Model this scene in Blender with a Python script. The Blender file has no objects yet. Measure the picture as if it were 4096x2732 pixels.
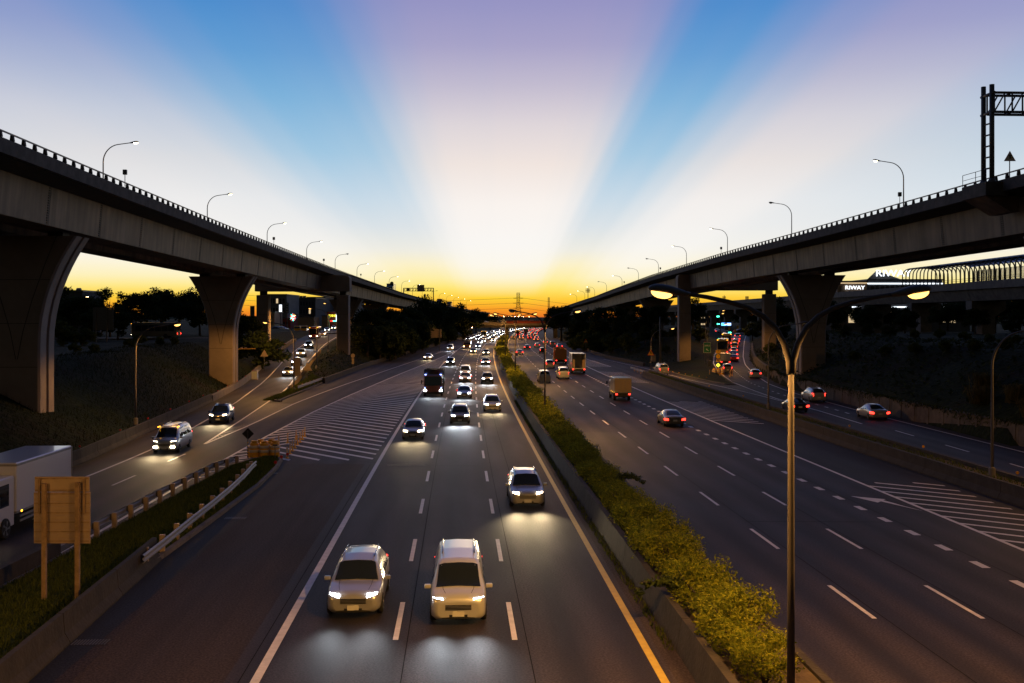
import bpy, bmesh, math, random
from mathutils import Vector, Matrix, noise
R = math.radians
random.seed(7)
sc = bpy.context.scene
col = sc.collection

# ------------------------------------------------------------------ camera
# the photograph was taken from a footbridge 10 m above the carriageway, looking along +Y
FOC, HOR, UC, EYE = 4000.0, 1270.0, 2048.0, 10.0
cam_d = bpy.data.cameras.new('camera'); cam = bpy.data.objects.new('camera', cam_d); col.objects.link(cam)
cam.location = (0, 0, EYE); cam.rotation_euler = (R(90), 0, 0)
cam_d.sensor_width = 36.0; cam_d.lens = 36.0 * FOC / 4096.0
cam_d.shift_y = -(1366.0 - HOR) / 4096.0
cam_d.clip_start = 0.5; cam_d.clip_end = 9000
sc.camera = cam

# ------------------------------------------------------------------ world: dusk sky with crepuscular rays
def lin(c):
    return tuple((x / 255 / 12.92) if x / 255 <= 0.04045 else ((x / 255 + 0.055) / 1.055) ** 2.4 for x in c)
world = bpy.data.worlds.new('World'); sc.world = world; world.use_nodes = True
nt = world.node_tree; nt.nodes.clear(); NN = nt.nodes.new; LK = nt.links.new
def vmath(op, a, b=None):
    n = NN('ShaderNodeVectorMath'); n.operation = op
    for i, x in enumerate((a, b)):
        if x is None: continue
        if isinstance(x, tuple): n.inputs[i].default_value = x
        else: LK(x, n.inputs[i])
    return n.outputs['Value'] if op == 'DOT_PRODUCT' else n.outputs[0]
def fmath(op, a, b=None, c=None, clamp=False):
    n = NN('ShaderNodeMath'); n.operation = op; n.use_clamp = clamp
    for i, x in enumerate((a, b, c)):
        if x is None: continue
        if isinstance(x, (int, float)): n.inputs[i].default_value = x
        else: LK(x, n.inputs[i])
    return n.outputs[0]
def ramp(fac, stops, interp='LINEAR'):
    n = NN('ShaderNodeValToRGB'); cr = n.color_ramp; cr.interpolation = interp
    while len(cr.elements) < len(stops): cr.elements.new(0.5)
    for e, (p, c) in zip(cr.elements, stops):
        e.position = p; e.color = (*c, 1) if isinstance(c, tuple) else (c, c, c, 1)
    LK(fac, n.inputs[0]); return n.outputs[0]
def mixc(f, a, b, mode='MIX'):
    n = NN('ShaderNodeMix'); n.data_type = 'RGBA'; n.blend_type = mode
    for i, x in ((0, f), (6, a), (7, b)):
        if isinstance(x, (int, float)): n.inputs[i].default_value = x
        elif isinstance(x, tuple): n.inputs[i].default_value = (*x, 1)
        else: LK(x, n.inputs[i])
    return n.outputs[2]
SUN = Vector((-0.0155, 1, -0.060)).normalized()          # the sun has just set behind the road's end
AX = Vector((1, 0.0155, 0)).normalized(); UP = SUN.cross(AX) * -1
if UP.z < 0: UP = -UP
tc = NN('ShaderNodeTexCoord').outputs['Generated']
dirv = vmath('NORMALIZE', tc)
sep = NN('ShaderNodeSeparateXYZ'); LK(dirv, sep.inputs[0]); dz = sep.outputs[2]
pa = vmath('DOT_PRODUCT', dirv, tuple(AX)); pb = vmath('DOT_PRODUCT', dirv, tuple(UP)); ps = vmath('DOT_PRODUCT', dirv, tuple(SUN))
phi = fmath('ARCTAN2', pa, pb)                             # angle round the sun, 0 = straight up
phin = fmath('MULTIPLY_ADD', phi, 1 / math.pi, 0.5, True)  # -90..90 deg -> 0..1
el = fmath('MULTIPLY', dz, 1.0, clamp=True)
EL = lambda d: d
lit = ramp(el, [(0.0, lin((228, 112, 38))), (0.008, lin((250, 158, 40))), (0.020, lin((255, 211, 56))), (0.030, lin((255, 235, 158))), (0.040, lin((254, 245, 214))), (0.0525, lin((253, 248, 236))), (0.0725, lin((250, 247, 243))), (0.112, lin((250, 243, 238))),
                (0.151, lin((241, 229, 223))), (0.189, lin((223, 214, 218))), (0.226, lin((195, 188, 208))), (0.263, lin((168, 163, 200))), (0.298, lin((152, 150, 196))), (0.36, lin((130, 136, 188))), (0.55, lin((86, 104, 168))), (1.0, lin((56, 82, 148)))])
blu = ramp(el, [(0.0, lin((228, 112, 38))), (0.008, lin((250, 156, 40))), (0.017, lin((255, 198, 58))), (0.0255, lin((255, 222, 88))), (0.030, lin((255, 231, 114))), (0.039, lin((254, 238, 162))), (0.053, lin((252, 241, 200))), (0.067, lin((238, 236, 226))),
                (0.090, lin((218, 226, 231))), (0.117, lin((198, 217, 231))), (0.16, lin((160, 199, 226))), (0.21, lin((124, 178, 219))), (0.25, lin((98, 158, 212))), (0.292, lin((76, 141, 205))), (0.36, lin((64, 128, 198))), (0.55, lin((44, 96, 170))), (1.0, lin((34, 66, 132)))])
d2 = lambda a: (a + 90) / 180
beams = ramp(phin, [(d2(-90), .30), (d2(-80), .40), (d2(-70), .58), (d2(-60), .70), (d2(-52), .60), (d2(-47), .36), (d2(-43), .12), (d2(-39), .03), (d2(-30), .05), (d2(-26), .20), (d2(-22), .50), (d2(-17), .82), (d2(-12), .97), (d2(-4), 1.0), (d2(12), 1.0),
                    (d2(20), .95), (d2(24), .75), (d2(27), .32), (d2(30), .07), (d2(36), .05), (d2(40), .30), (d2(44), .62), (d2(49), .88), (d2(55), .82), (d2(61), .50), (d2(68), .30), (d2(90), .3)], 'EASE')
nph = NN('ShaderNodeTexNoise'); nph.noise_dimensions = '1D'; nph.inputs['Scale'].default_value = 6.5; nph.inputs['Detail'].default_value = 3; LK(phi, nph.inputs['W'])
fine = fmath('MULTIPLY_ADD', nph.outputs[0], .14, -.07)       # uneven finer rays inside the broad ones
beams = fmath('ADD', beams, fine, clamp=True)
front = mixc(beams, blu, lit)
# the glow falls off away from the sunset, behind the camera a clear-air dusk sky takes over
sky = NN('ShaderNodeTexSky'); sky.sky_type = 'NISHITA'; sky.sun_disc = False
sky.sun_elevation = R(1.0); sky.sun_rotation = R(-0.9); sky.dust_density = 1.5; sky.altitude = 60
back = mixc(1.0, sky.outputs[0], (0.062, 0.058, 0.058), 'MULTIPLY')
side = ramp(fmath('MULTIPLY_ADD', ps, 0.5, 0.5), [(0.35, 0.0), (0.70, 0.55), (0.86, 1.0)], 'EASE')
skyc = mixc(side, back, front)
bg = NN('ShaderNodeBackground'); bg.inputs[1].default_value = 1.0; LK(skyc, bg.inputs[0])
wo = NN('ShaderNodeOutputWorld'); LK(bg.outputs[0], wo.inputs[0])

# the last of the sun, grazing
sl = bpy.data.lights.new('sun', 'SUN'); sl.energy = 0.12; sl.angle = R(12); sl.color = (1, .72, .42)
so = bpy.data.objects.new('sun', sl); col.objects.link(so); so.rotation_euler = (R(-88), 0, R(0.9))

vs = sc.view_settings; vs.view_transform = 'Standard'; vs.look = 'None'; vs.exposure = 0.0; vs.gamma = 1.0; vs.use_curve_mapping = False
cy = sc.cycles; cy.use_denoising = True; cy.max_bounces = 5; cy.diffuse_bounces = 2; cy.glossy_bounces = 3; cy.transmission_bounces = 4; cy.transparent_max_bounces = 8
cy.use_light_tree = True; cy.sample_clamp_indirect = 4.0; cy.caustics_reflective = False; cy.caustics_refractive = False

# ------------------------------------------------------------------ helpers
def at(u, v, z=0.0):
    """photo pixel of a point standing at height z -> its place in the world"""
    Y = (EYE - z) * FOC / (v - HOR)
    return Vector(((u - UC) / FOC * Y, Y, z))
def atY(u, v, Y):
    return Vector(((u - UC) / FOC * Y, Y, EYE - (v - HOR) * Y / FOC))
def itp(pts, y):
    if y <= pts[0][0]: return pts[0][1]
    for (a, va), (b, vb) in zip(pts, pts[1:]):
        if y <= b: return va + (vb - va) * (y - a) / (b - a)
    return pts[-1][1]
def xr(Y):   # the yellow edge line of the near carriageway; the road bends gently to the right
    return 5.65 - .053 * Y + .0000775 * max(0, Y - 50) ** 2
def slope(Y): return -.053 + .000155 * max(0, Y - 50)
def head(Y): return -math.atan(slope(Y))
def frange(a, b, s):
    out = []; x = a
    while x < b - 1e-6: out.append(x); x += s
    out.append(b); return out

def link(o, parent=None):
    col.objects.link(o)
    if parent is not None: o.parent = parent
    return o
def tag(o, label=None, cat=None, group=None, kind=None):
    if label: o['label'] = label
    if cat: o['category'] = cat
    if group: o['group'] = group
    if kind: o['kind'] = kind
    return o
def empty(name, loc, rz=0, **kw):
    o = link(bpy.data.objects.new(name, None)); o.location = loc; o.rotation_euler = (0, 0, rz); o.empty_display_size = .2
    return tag(o, **kw)
def copy_tree(o, parent=None):
    c = o.copy(); col.objects.link(c); c.parent = parent
    for ch in list(o.children): copy_tree(ch, c)
    return c

class MB:
    """collects simple shapes and links them as one mesh object"""
    def __init__(s): s.v = []; s.f = []; s.m = []; s.sm = []
    def face(s, idx, m=0, sm=False): s.f.append(tuple(idx)); s.m.append(m); s.sm.append(sm)
    def quad(s, a, b, c, d, m=0):
        n = len(s.v); s.v += [tuple(a), tuple(b), tuple(c), tuple(d)]; s.face((n, n + 1, n + 2, n + 3), m)
    def poly(s, pts, m=0):
        n = len(s.v); s.v += [tuple(p) for p in pts]; s.face(range(n, n + len(pts)), m)
    def box(s, x0, x1, y0, y1, z0, z1, m=0):
        n = len(s.v)
        s.v += [(x0, y0, z0), (x1, y0, z0), (x1, y1, z0), (x0, y1, z0), (x0, y0, z1), (x1, y0, z1), (x1, y1, z1), (x0, y1, z1)]
        for q in ((0, 3, 2, 1), (4, 5, 6, 7), (0, 1, 5, 4), (1, 2, 6, 5), (2, 3, 7, 6), (3, 0, 4, 7)): s.face([n + i for i in q], m)
    def cbox(s, x0, x1, y0, y1, z0, z1, c=.03, m=0):
        """box with chamfered edges"""
        xs, ys, zs = (x0, x1), (y0, y1), (z0, z1); n = len(s.v); ix = {}
        for i in (0, 1):
            for j in (0, 1):
                for k in (0, 1):
                    sx, sy, sz = (1, -1)[i] * c, (1, -1)[j] * c, (1, -1)[k] * c
                    for ax, p in enumerate(((xs[i], ys[j] + sy, zs[k] + sz), (xs[i] + sx, ys[j], zs[k] + sz), (xs[i] + sx, ys[j] + sy, zs[k]))):
                        ix[i, j, k, ax] = len(s.v); s.v.append(p)
        cen = Vector(((x0 + x1) / 2, (y0 + y1) / 2, (z0 + z1) / 2))
        def F(ids):
            p = [Vector(s.v[i]) for i in ids]; nrm = (p[1] - p[0]).cross(p[2] - p[0])
            if nrm.dot(sum(p, Vector()) / len(p) - cen) < 0: ids = ids[::-1]
            s.face(ids, m)
        o4 = ((0, 0), (1, 0), (1, 1), (0, 1))
        for i in (0, 1):
            F([ix[i, a, b, 0] for a, b in o4]); F([ix[a, i, b, 1] for a, b in o4]); F([ix[a, b, i, 2] for a, b in o4])
        for a in (0, 1):
            for b in (0, 1):
                F([ix[a, b, 0, 0], ix[a, b, 1, 0], ix[a, b, 1, 1], ix[a, b, 0, 1]])
                F([ix[a, 0, b, 0], ix[a, 1, b, 0], ix[a, 1, b, 2], ix[a, 0, b, 2]])
                F([ix[0, a, b, 1], ix[1, a, b, 1], ix[1, a, b, 2], ix[0, a, b, 2]])
                for k in (0, 1): F([ix[a, b, k, 0], ix[a, b, k, 1], ix[a, b, k, 2]])
    def tube(s, pts, r, seg=8, m=0, caps=True):
        pts = [Vector(p) for p in pts]; rr = r if isinstance(r, (list, tuple)) else [r] * len(pts); n0 = len(s.v)
        ref = None
        for i, p in enumerate(pts):
            d = (pts[min(i + 1, len(pts) - 1)] - pts[max(i - 1, 0)]).normalized()
            if ref is None: ref = Vector((0, 0, 1)) if abs(d.z) < .9 else Vector((1, 0, 0))
            a = d.cross(ref).normalized(); b = a.cross(d).normalized(); ref = b
            for k in range(seg):
                t = 2 * math.pi * k / seg; q = p + (a * math.cos(t) + b * math.sin(t)) * rr[i]; s.v.append(tuple(q))
        for i in range(len(pts) - 1):
            for k in range(seg):
                k2 = (k + 1) % seg; s.face((n0 + i * seg + k, n0 + i * seg + k2, n0 + (i + 1) * seg + k2, n0 + (i + 1) * seg + k), m, True)
        if caps:
            s.face([n0 + k for k in range(seg)][::-1], m); e = n0 + (len(pts) - 1) * seg; s.face([e + k for k in range(seg)], m)
    def lathe(s, prof, seg=12, m=0, cx=0, cy=0):
        n0 = len(s.v)
        for r, z in prof:
            for k in range(seg):
                t = 2 * math.pi * k / seg; s.v.append((cx + r * math.cos(t), cy + r * math.sin(t), z))
        for i in range(len(prof) - 1):
            for k in range(seg):
                k2 = (k + 1) % seg; s.face((n0 + i * seg + k, n0 + i * seg + k2, n0 + (i + 1) * seg + k2, n0 + (i + 1) * seg + k), m, True)
        e = n0 + (len(prof) - 1) * seg; s.face([e + k for k in range(seg)], m); s.face([n0 + k for k in range(seg)][::-1], m)
    def prism(s, poly, y0, y1, m=0):
        """polygon in XZ extruded along Y"""
        n = len(s.v); k = len(poly)
        s.v += [(x, y0, z) for x, z in poly] + [(x, y1, z) for x, z in poly]
        s.face(range(n, n + k), m); s.face([n + k + i for i in range(k)][::-1], m)
        for i in range(k):
            j = (i + 1) % k; s.face((n + j, n + i, n + k + i, n + k + j), m)
    def loft(s, rows, m=0, sm=False, closed=False, caps=False):
        n = len(s.v); k = len(rows[0])
        for r in rows: s.v += [tuple(p) for p in r]
        for i in range(len(rows) - 1):
            for j in range(k if closed else k - 1):
                j2 = (j + 1) % k; s.face((n + i * k + j, n + i * k + j2, n + (i + 1) * k + j2, n + (i + 1) * k + j), m, sm)
        if caps:
            s.face([n + j for j in range(k)][::-1], m); e = n + (len(rows) - 1) * k; s.face([e + j for j in range(k)], m)
    def mesh(s, name, mats):
        me = bpy.data.meshes.new(name); me.from_pydata(s.v, [], s.f)
        for mt in (mats if isinstance(mats, (list, tuple)) else [mats]): me.materials.append(mt)
        me.polygons.foreach_set('material_index', s.m); me.polygons.foreach_set('use_smooth', s.sm); me.update(); return me
    def build(s, name, mats, parent=None, loc=None, rz=None, **kw):
        o = link(bpy.data.objects.new(name, s.mesh(name, mats)), parent)
        if loc is not None: o.location = loc
        if rz is not None: o.rotation_euler = (0, 0, rz)
        return tag(o, **kw)
def inst(name, me, parent=None, loc=(0, 0, 0), rot=(0, 0, 0), scale=None, **kw):
    o = link(bpy.data.objects.new(name, me), parent); o.location = loc; o.rotation_euler = rot
    if scale is not None: o.scale = scale
    return tag(o, **kw)

# ------------------------------------------------------------------ materials
M = {}
def mat(name, color, rough=.7, metal=0.0, emit=0.0, ecol=None, noise_s=None, amt=.35, bump=0.0, spec=None, detail=4, col2=None, coat=0.0, transl=0.0):
    m = bpy.data.materials.new(name); m.use_nodes = True; t = m.node_tree; b = t.nodes['Principled BSDF']
    b.inputs['Base Color'].default_value = (*color, 1); b.inputs['Roughness'].default_value = rough; b.inputs['Metallic'].default_value = metal
    if spec is not None: b.inputs['Specular IOR Level'].default_value = spec
    if coat: b.inputs['Coat Weight'].default_value = coat; b.inputs['Coat Roughness'].default_value = .08
    if emit: b.inputs['Emission Color'].default_value = (*(ecol or color), 1); b.inputs['Emission Strength'].default_value = emit
    if transl:
        b.inputs['Transmission Weight'].default_value = transl
    if noise_s:
        co = t.nodes.new('ShaderNodeTexCoord'); nz = t.nodes.new('ShaderNodeTexNoise'); nz.inputs['Scale'].default_value = noise_s; nz.inputs['Detail'].default_value = detail; nz.inputs['Roughness'].default_value = .65
        t.links.new(co.outputs['Object'], nz.inputs['Vector'])
        rp = t.nodes.new('ShaderNodeValToRGB'); rp.color_ramp.elements[0].position = .3; rp.color_ramp.elements[1].position = .72
        c2 = col2 or tuple(x * (1 + amt) for x in color); c1 = tuple(x * (1 - amt) for x in color)
        rp.color_ramp.elements[0].color = (*c1, 1); rp.color_ramp.elements[1].color = (*c2, 1)
        t.links.new(nz.outputs[0], rp.inputs[0]); t.links.new(rp.outputs[0], b.inputs['Base Color'])
        if bump:
            bp = t.nodes.new('ShaderNodeBump'); bp.inputs['Strength'].default_value = bump; bp.inputs['Distance'].default_value = .05
            n2 = t.nodes.new('ShaderNodeTexNoise'); n2.inputs['Scale'].default_value = noise_s * 6; n2.inputs['Detail'].default_value = 3
            t.links.new(co.outputs['Object'], n2.inputs['Vector']); t.links.new(n2.outputs[0], bp.inputs['Height']); t.links.new(bp.outputs[0], b.inputs['Normal'])
    M[name] = m; return m
def mnodes(m): return m.node_tree, m.node_tree.nodes, m.node_tree.links

def asphalt(name, base, tone, lanes=True):
    """rolled asphalt: stone speckle, wheel-path polish along the lanes (UV: x = metres across, y = metres along), patches and oil"""
    m = bpy.data.materials.new(name); m.use_nodes = True; t, N, L = mnodes(m); b = N['Principled BSDF']
    uv = N.new('ShaderNodeUVMap'); uv.uv_map = 'road'
    def nz(scale, sx=1, sy=1, detail=3):
        mp = N.new('ShaderNodeMapping'); mp.inputs['Scale'].default_value = (sx, sy, 1); L.new(uv.outputs[0], mp.inputs[0])
        n = N.new('ShaderNodeTexNoise'); n.inputs['Scale'].default_value = scale; n.inputs['Detail'].default_value = detail; n.inputs['Roughness'].default_value = .6; L.new(mp.outputs[0], n.inputs['Vector']); return n.outputs[0]
    def rp(f, a, c, p0=.3, p1=.7):
        n = N.new('ShaderNodeValToRGB'); n.color_ramp.elements[0].position = p0; n.color_ramp.elements[1].position = p1
        n.color_ramp.elements[0].color = (a, a, a, 1); n.color_ramp.elements[1].color = (c, c, c, 1); L.new(f, n.inputs[0]); return n.outputs[0]
    def mul(a, c):
        n = N.new('ShaderNodeMix'); n.data_type = 'RGBA'; n.blend_type = 'MULTIPLY'; n.inputs[0].default_value = 1; L.new(a, n.inputs[6]); L.new(c, n.inputs[7]); return n.outputs[2]
    c0 = N.new('ShaderNodeRGB'); c0.outputs[0].default_value = (*base, 1)
    speck = rp(nz(14, detail=2), .45, 1.75, .36, .66)
    patch = rp(nz(.10, 1, .35, 4), .66, 1.3)
    streak = rp(nz(1.1, 1.0, .03, 3), .78, 1.22)
    c = mul(mul(mul(c0.outputs[0], speck), patch), streak)
    if lanes:
        sx = N.new('ShaderNodeSeparateXYZ'); L.new(uv.outputs[0], sx.inputs[0])
        w = N.new('ShaderNodeMath'); w.operation = 'MULTIPLY'; w.inputs[1].default_value = 2 * math.pi / 1.83; L.new(sx.outputs[0], w.inputs[0])
        s = N.new('ShaderNodeMath'); s.operation = 'SINE'; L.new(w.outputs[0], s.inputs[0])
        h = N.new('ShaderNodeMath'); h.operation = 'MULTIPLY_ADD'; h.inputs[1].default_value = .5; h.inputs[2].default_value = .5; L.new(s.outputs[0], h.inputs[0])
        c = mul(c, rp(h.outputs[0], .62, 1.32, 0, 1))
    L.new(c, b.inputs['Base Color'])
    rr = N.new('ShaderNodeMapRange'); rr.inputs[3].default_value = tone - .10; rr.inputs[4].default_value = tone + .12; L.new(nz(.5, 1, .2, 3), rr.inputs[0]); L.new(rr.outputs[0], b.inputs['Roughness'])
    b.inputs['Specular IOR Level'].default_value = .26
    bp = N.new('ShaderNodeBump'); bp.inputs['Strength'].default_value = .55; bp.inputs['Distance'].default_value = .012; L.new(nz(28, detail=2), bp.inputs['Height']); L.new(bp.outputs[0], b.inputs['Normal'])
    M[name] = m; return m
asphalt('asphalt', (.0225, .0160, .0185), .70)
asphalt('asphalt_old', (.034, .0235, .0245), .84, lanes=False)
asphalt('asphalt_dark', (.015, .0135, .015), .74, lanes=False)
def paint(name, c):
    m = mat(name, c, .55, noise_s=3.0, amt=.18, detail=6); return m
paint('paint_white', (.60, .55, .56)); paint('paint_yellow', (.44, .31, .004)); paint('paint_faded', (.40, .37, .36))
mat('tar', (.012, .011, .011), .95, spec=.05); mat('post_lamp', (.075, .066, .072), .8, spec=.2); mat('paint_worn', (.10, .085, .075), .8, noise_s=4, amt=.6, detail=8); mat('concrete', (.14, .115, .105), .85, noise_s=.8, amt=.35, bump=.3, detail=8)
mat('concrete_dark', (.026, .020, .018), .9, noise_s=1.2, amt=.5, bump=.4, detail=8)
mat('concrete_light', (.15, .125, .11), .88, noise_s=.7, amt=.4, bump=.25, detail=8)
mat('pier', (.27, .205, .185), .85, noise_s=.5, amt=.16, bump=.15, detail=8)
mat('pier_lit_side', (.34, .28, .25), .8, noise_s=.7, amt=.12)  # paler than the pier: sky light on its side faces, put into the colour
def girder_steel():
    m = bpy.data.materials.new('girder_steel'); m.use_nodes = True; t, N, L = mnodes(m); b = N['Principled BSDF']
    co = N.new('ShaderNodeTexCoord'); mp = N.new('ShaderNodeMapping'); mp.inputs['Scale'].default_value = (1, 1, .04); L.new(co.outputs['Object'], mp.inputs[0])
    n = N.new('ShaderNodeTexNoise'); n.inputs['Scale'].default_value = 1.3; n.inputs['Detail'].default_value = 5; L.new(mp.outputs[0], n.inputs['Vector'])
    r = N.new('ShaderNodeValToRGB'); r.color_ramp.elements[0].position = .3; r.color_ramp.elements[1].position = .7
    r.color_ramp.elements[0].color = (.115, .079, .064, 1); r.color_ramp.elements[1].color = (.25, .177, .145, 1); L.new(n.outputs[0], r.inputs[0])
    n2 = N.new('ShaderNodeTexNoise'); n2.inputs['Scale'].default_value = .35; n2.inputs['Detail'].default_value = 6; L.new(co.outputs['Object'], n2.inputs['Vector'])
    r2 = N.new('ShaderNodeValToRGB'); r2.color_ramp.elements[0].position = .3; r2.color_ramp.elements[1].position = .65; r2.color_ramp.elements[0].color = (.58, .55, .52, 1); r2.color_ramp.elements[1].color = (1.05, 1.03, 1, 1); L.new(n2.outputs[0], r2.inputs[0])
    mx = N.new('ShaderNodeMix'); mx.data_type = 'RGBA'; mx.blend_type = 'MULTIPLY'; mx.inputs[0].default_value = 1; L.new(r.outputs[0], mx.inputs[6]); L.new(r2.outputs[0], mx.inputs[7]); L.new(mx.outputs[2], b.inputs['Base Color'])
    b.inputs['Roughness'].default_value = .6; b.inputs['Metallic'].default_value = .1; b.inputs['Specular IOR Level'].default_value = .3; M['girder_steel'] = m
girder_steel()
mat('girder_splice', (.05, .04, .036), .7, .1)
mat('wall_stained', (.075, .06, .05), .9, noise_s=.6, amt=.65, bump=.4, detail=9); mat('parapet', (.075, .063, .060), .9, noise_s=1.1, amt=.5, bump=.3, detail=8)
mat('rail_metal', (.10, .09, .09), .5, .6)
mat('galvanised', (.27, .26, .27), .55, .4, noise_s=3, amt=.15)
mat('post_grey', (.125, .112, .12), .8, 0, noise_s=2, amt=.15)
mat('post_dark', (.10, .095, .10), .6, .4)
mat('wood_post', (.26, .17, .11), .8, noise_s=3, amt=.4)
mat('sign_back', (.36, .265, .20), .5, .2, noise_s=1.5, amt=.1)
mat('sign_green', (.01, .17, .10), .45); mat('sign_white', (.75, .74, .70), .5); mat('sign_yellow', (.80, .42, .02), .5); mat('sign_red', (.5, .03, .02), .5)
mat('sign_black', (.012, .012, .014), .6); mat('sign_blue', (.03, .15, .55), .5)
mat('orange_plastic', (.85, .40, .015), .5, noise_s=2, amt=.12); mat('reflect_white', (.72, .60, .50), .4); mat('reflect_red', (.55, .015, .01), .3); mat('reflect_amber', (.75, .33, .01), .35)
mat('tyre', (.012, .012, .012), .85); mat('rim', (.35, .35, .36), .35, .8); mat('car_black_trim', (.015, .015, .016), .5)
mat('glass_dark', (.012, .016, .024), .06, spec=.7)
mat('glass_pane', (.55, .60, .65), .12, transl=.6)
mat('plate', (.6, .6, .58), .5); mat('chrome', (.6, .6, .62), .2, .9)
mat('head_white', (1, 1, 1), .3, emit=26, ecol=(.93, .96, 1)); mat('head_warm', (1, .9, .7), .3, emit=24, ecol=(1, .78, .48)); mat('head_amber', (1, .8, .4), .3, emit=22, ecol=(1, .60, .22))
mat('lamp_blue', (.2, .3, 1), .3, emit=9, ecol=(.22, .32, 1)); mat('tail_red', (.6, .01, .01), .3, emit=5.5, ecol=(1, .035, .02)); mat('tail_orange', (.8, .2, .01), .3, emit=6, ecol=(1, .16, .03)); mat('turn_amber', (.9, .4, .02), .3, emit=7, ecol=(1, .42, .02))
mat('sodium', (1, .7, .2), .3, emit=3.6, ecol=(1, .52, .12)); mat('lamp_white', (1, .95, .85), .3, emit=14, ecol=(1, .80, .45)); mat('lamp_small', (1, .8, .4), .3, emit=40, ecol=(1, .68, .30)); mat('lens_off', (.55, .55, .55), .25)
mat('neon_green', (.1, 1, .5), .3, emit=10, ecol=(.05, 1, .55)); mat('neon_red', (1, .05, .05), .3, emit=6, ecol=(1, .04, .03)); mat('neon_yellow', (1, .9, .1), .3, emit=2.5, ecol=(.9, .85, .05)); mat('neon_white', (1, 1, 1), .3, emit=2.2, ecol=(.85, .93, 1))
mat('screen_blue', (.1, .3, 1), .3, emit=3, ecol=(.12, .35, 1)); mat('led_cyan', (.1, .9, .9), .3, emit=5, ecol=(.1, .85, 1)); mat('bus_window', (.05, .2, .22), .1, emit=.02, ecol=(.4, .9, .9)); mat('window_lit', (1, .8, .5), .3, emit=.7, ecol=(1, .74, .42)); mat('window_dark', (.03, .035, .045), .15)
mat('facade_grey', (.16, .16, .18), .85, noise_s=.2, amt=.2); mat('facade_dark', (.07, .07, .085), .85, noise_s=.2, amt=.2); mat('facade_tan', (.32, .22, .15), .85, noise_s=.3, amt=.15); mat('facade_red', (.20, .03, .02), .8); mat('metal_roof', (.10, .11, .13), .5, .3)
for n, c in dict(car_white=(.62, .62, .62), car_silver=(.38, .38, .39), car_grey=(.14, .145, .15), car_black=(.018, .018, .02), car_blue=(.02, .04, .12), car_red=(.28, .02, .02), car_beige=(.52, .46, .38), car_yellow=(.62, .34, .02), truck_brown=(.20, .07, .05), box_white=(.62, .62, .70), box_tan=(.45, .33, .22), truck_orange=(.45, .17, .03), bus_red=(.30, .03, .03), bus_cream=(.50, .38, .22), bus_teal=(.05, .22, .25), cab_blue=(.05, .22, .45)).items():
    mat(n, c, .30, .45 if n.startswith('car_') else .1, coat=.7)
def leafmat(name, c1, c2, rough=.85, tr=.35):
    """leaf: diffuse front plus light shining through from behind"""
    m = bpy.data.materials.new(name); m.use_nodes = True; t, N, L = mnodes(m); b = N['Principled BSDF']
    g = N.new('ShaderNodeNewGeometry'); r = N.new('ShaderNodeValToRGB'); r.color_ramp.elements[0].color = (*c1, 1); r.color_ramp.elements[1].color = (*c2, 1)
    L.new(g.outputs['Random Per Island'], r.inputs[0]); L.new(r.outputs[0], b.inputs['Base Color']); b.inputs['Roughness'].default_value = rough; b.inputs['Specular IOR Level'].default_value = .08
    tl = N.new('ShaderNodeBsdfTranslucent'); L.new(r.outputs[0], tl.inputs[0]); mx = N.new('ShaderNodeMixShader'); mx.inputs[0].default_value = tr
    L.new(b.outputs[0], mx.inputs[1]); L.new(tl.outputs[0], mx.inputs[2]); L.new(mx.outputs[0], N['Material Output'].inputs[0]); M[name] = m; return m
leafmat('leaf_dark', (.018, .026, .009), (.05, .065, .02)); leafmat('leaf_mid', (.03, .045, .012), (.075, .095, .025)); leafmat('leaf_hedge', (.09, .12, .012), (.30, .30, .025), tr=.5); leafmat('blade', (.04, .055, .010), (.12, .14, .025)); leafmat('blade_dark', (.007, .012, .003), (.022, .026, .007)); leafmat('leaf_dry', (.05, .045, .018), (.13, .10, .035))
mat('bark', (.045, .035, .028), .9, noise_s=3, amt=.4)
def ground_mat():
    m = bpy.data.materials.new('grass_ground'); m.use_nodes = True; t, N, L = mnodes(m); b = N['Principled BSDF']
    co = N.new('ShaderNodeTexCoord')
    n = N.new('ShaderNodeTexNoise'); n.inputs['Scale'].default_value = .12; n.inputs['Detail'].default_value = 7; n.inputs['Roughness'].default_value = .7; L.new(co.outputs['Object'], n.inputs['Vector'])
    r = N.new('ShaderNodeValToRGB'); e = r.color_ramp.elements; e[0].position = .34; e[0].color = (.008, .014, .003, 1); e[1].position = .70; e[1].color = (.020, .013, .007, 1)
    x = r.color_ramp.elements.new(.52); x.color = (.014, .019, .005, 1); L.new(n.outputs[0], r.inputs[0])
    n2 = N.new('ShaderNodeTexNoise'); n2.inputs['Scale'].default_value = 2.2; n2.inputs['Detail'].default_value = 5; L.new(co.outputs['Object'], n2.inputs['Vector'])
    r2 = N.new('ShaderNodeValToRGB'); r2.color_ramp.elements[0].position = .3; r2.color_ramp.elements[0].color = (.5, .5, .5, 1); r2.color_ramp.elements[1].position = .7; r2.color_ramp.elements[1].color = (1.4, 1.4, 1.4, 1); L.new(n2.outputs[0], r2.inputs[0])
    mx = N.new('ShaderNodeMix'); mx.data_type = 'RGBA'; mx.blend_type = 'MULTIPLY'; mx.inputs[0].default_value = 1; L.new(r.outputs[0], mx.inputs[6]); L.new(r2.outputs[0], mx.inputs[7]); L.new(mx.outputs[2], b.inputs['Base Color'])
    b.inputs['Roughness'].default_value = .95; b.inputs['Specular IOR Level'].default_value = .1
    bp = N.new('ShaderNodeBump'); bp.inputs['Strength'].default_value = .9; bp.inputs['Distance'].default_value = .25; L.new(n2.outputs[0], bp.inputs['Height']); L.new(bp.outputs[0], b.inputs['Normal'])
    M['grass_ground'] = m
ground_mat()
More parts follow.
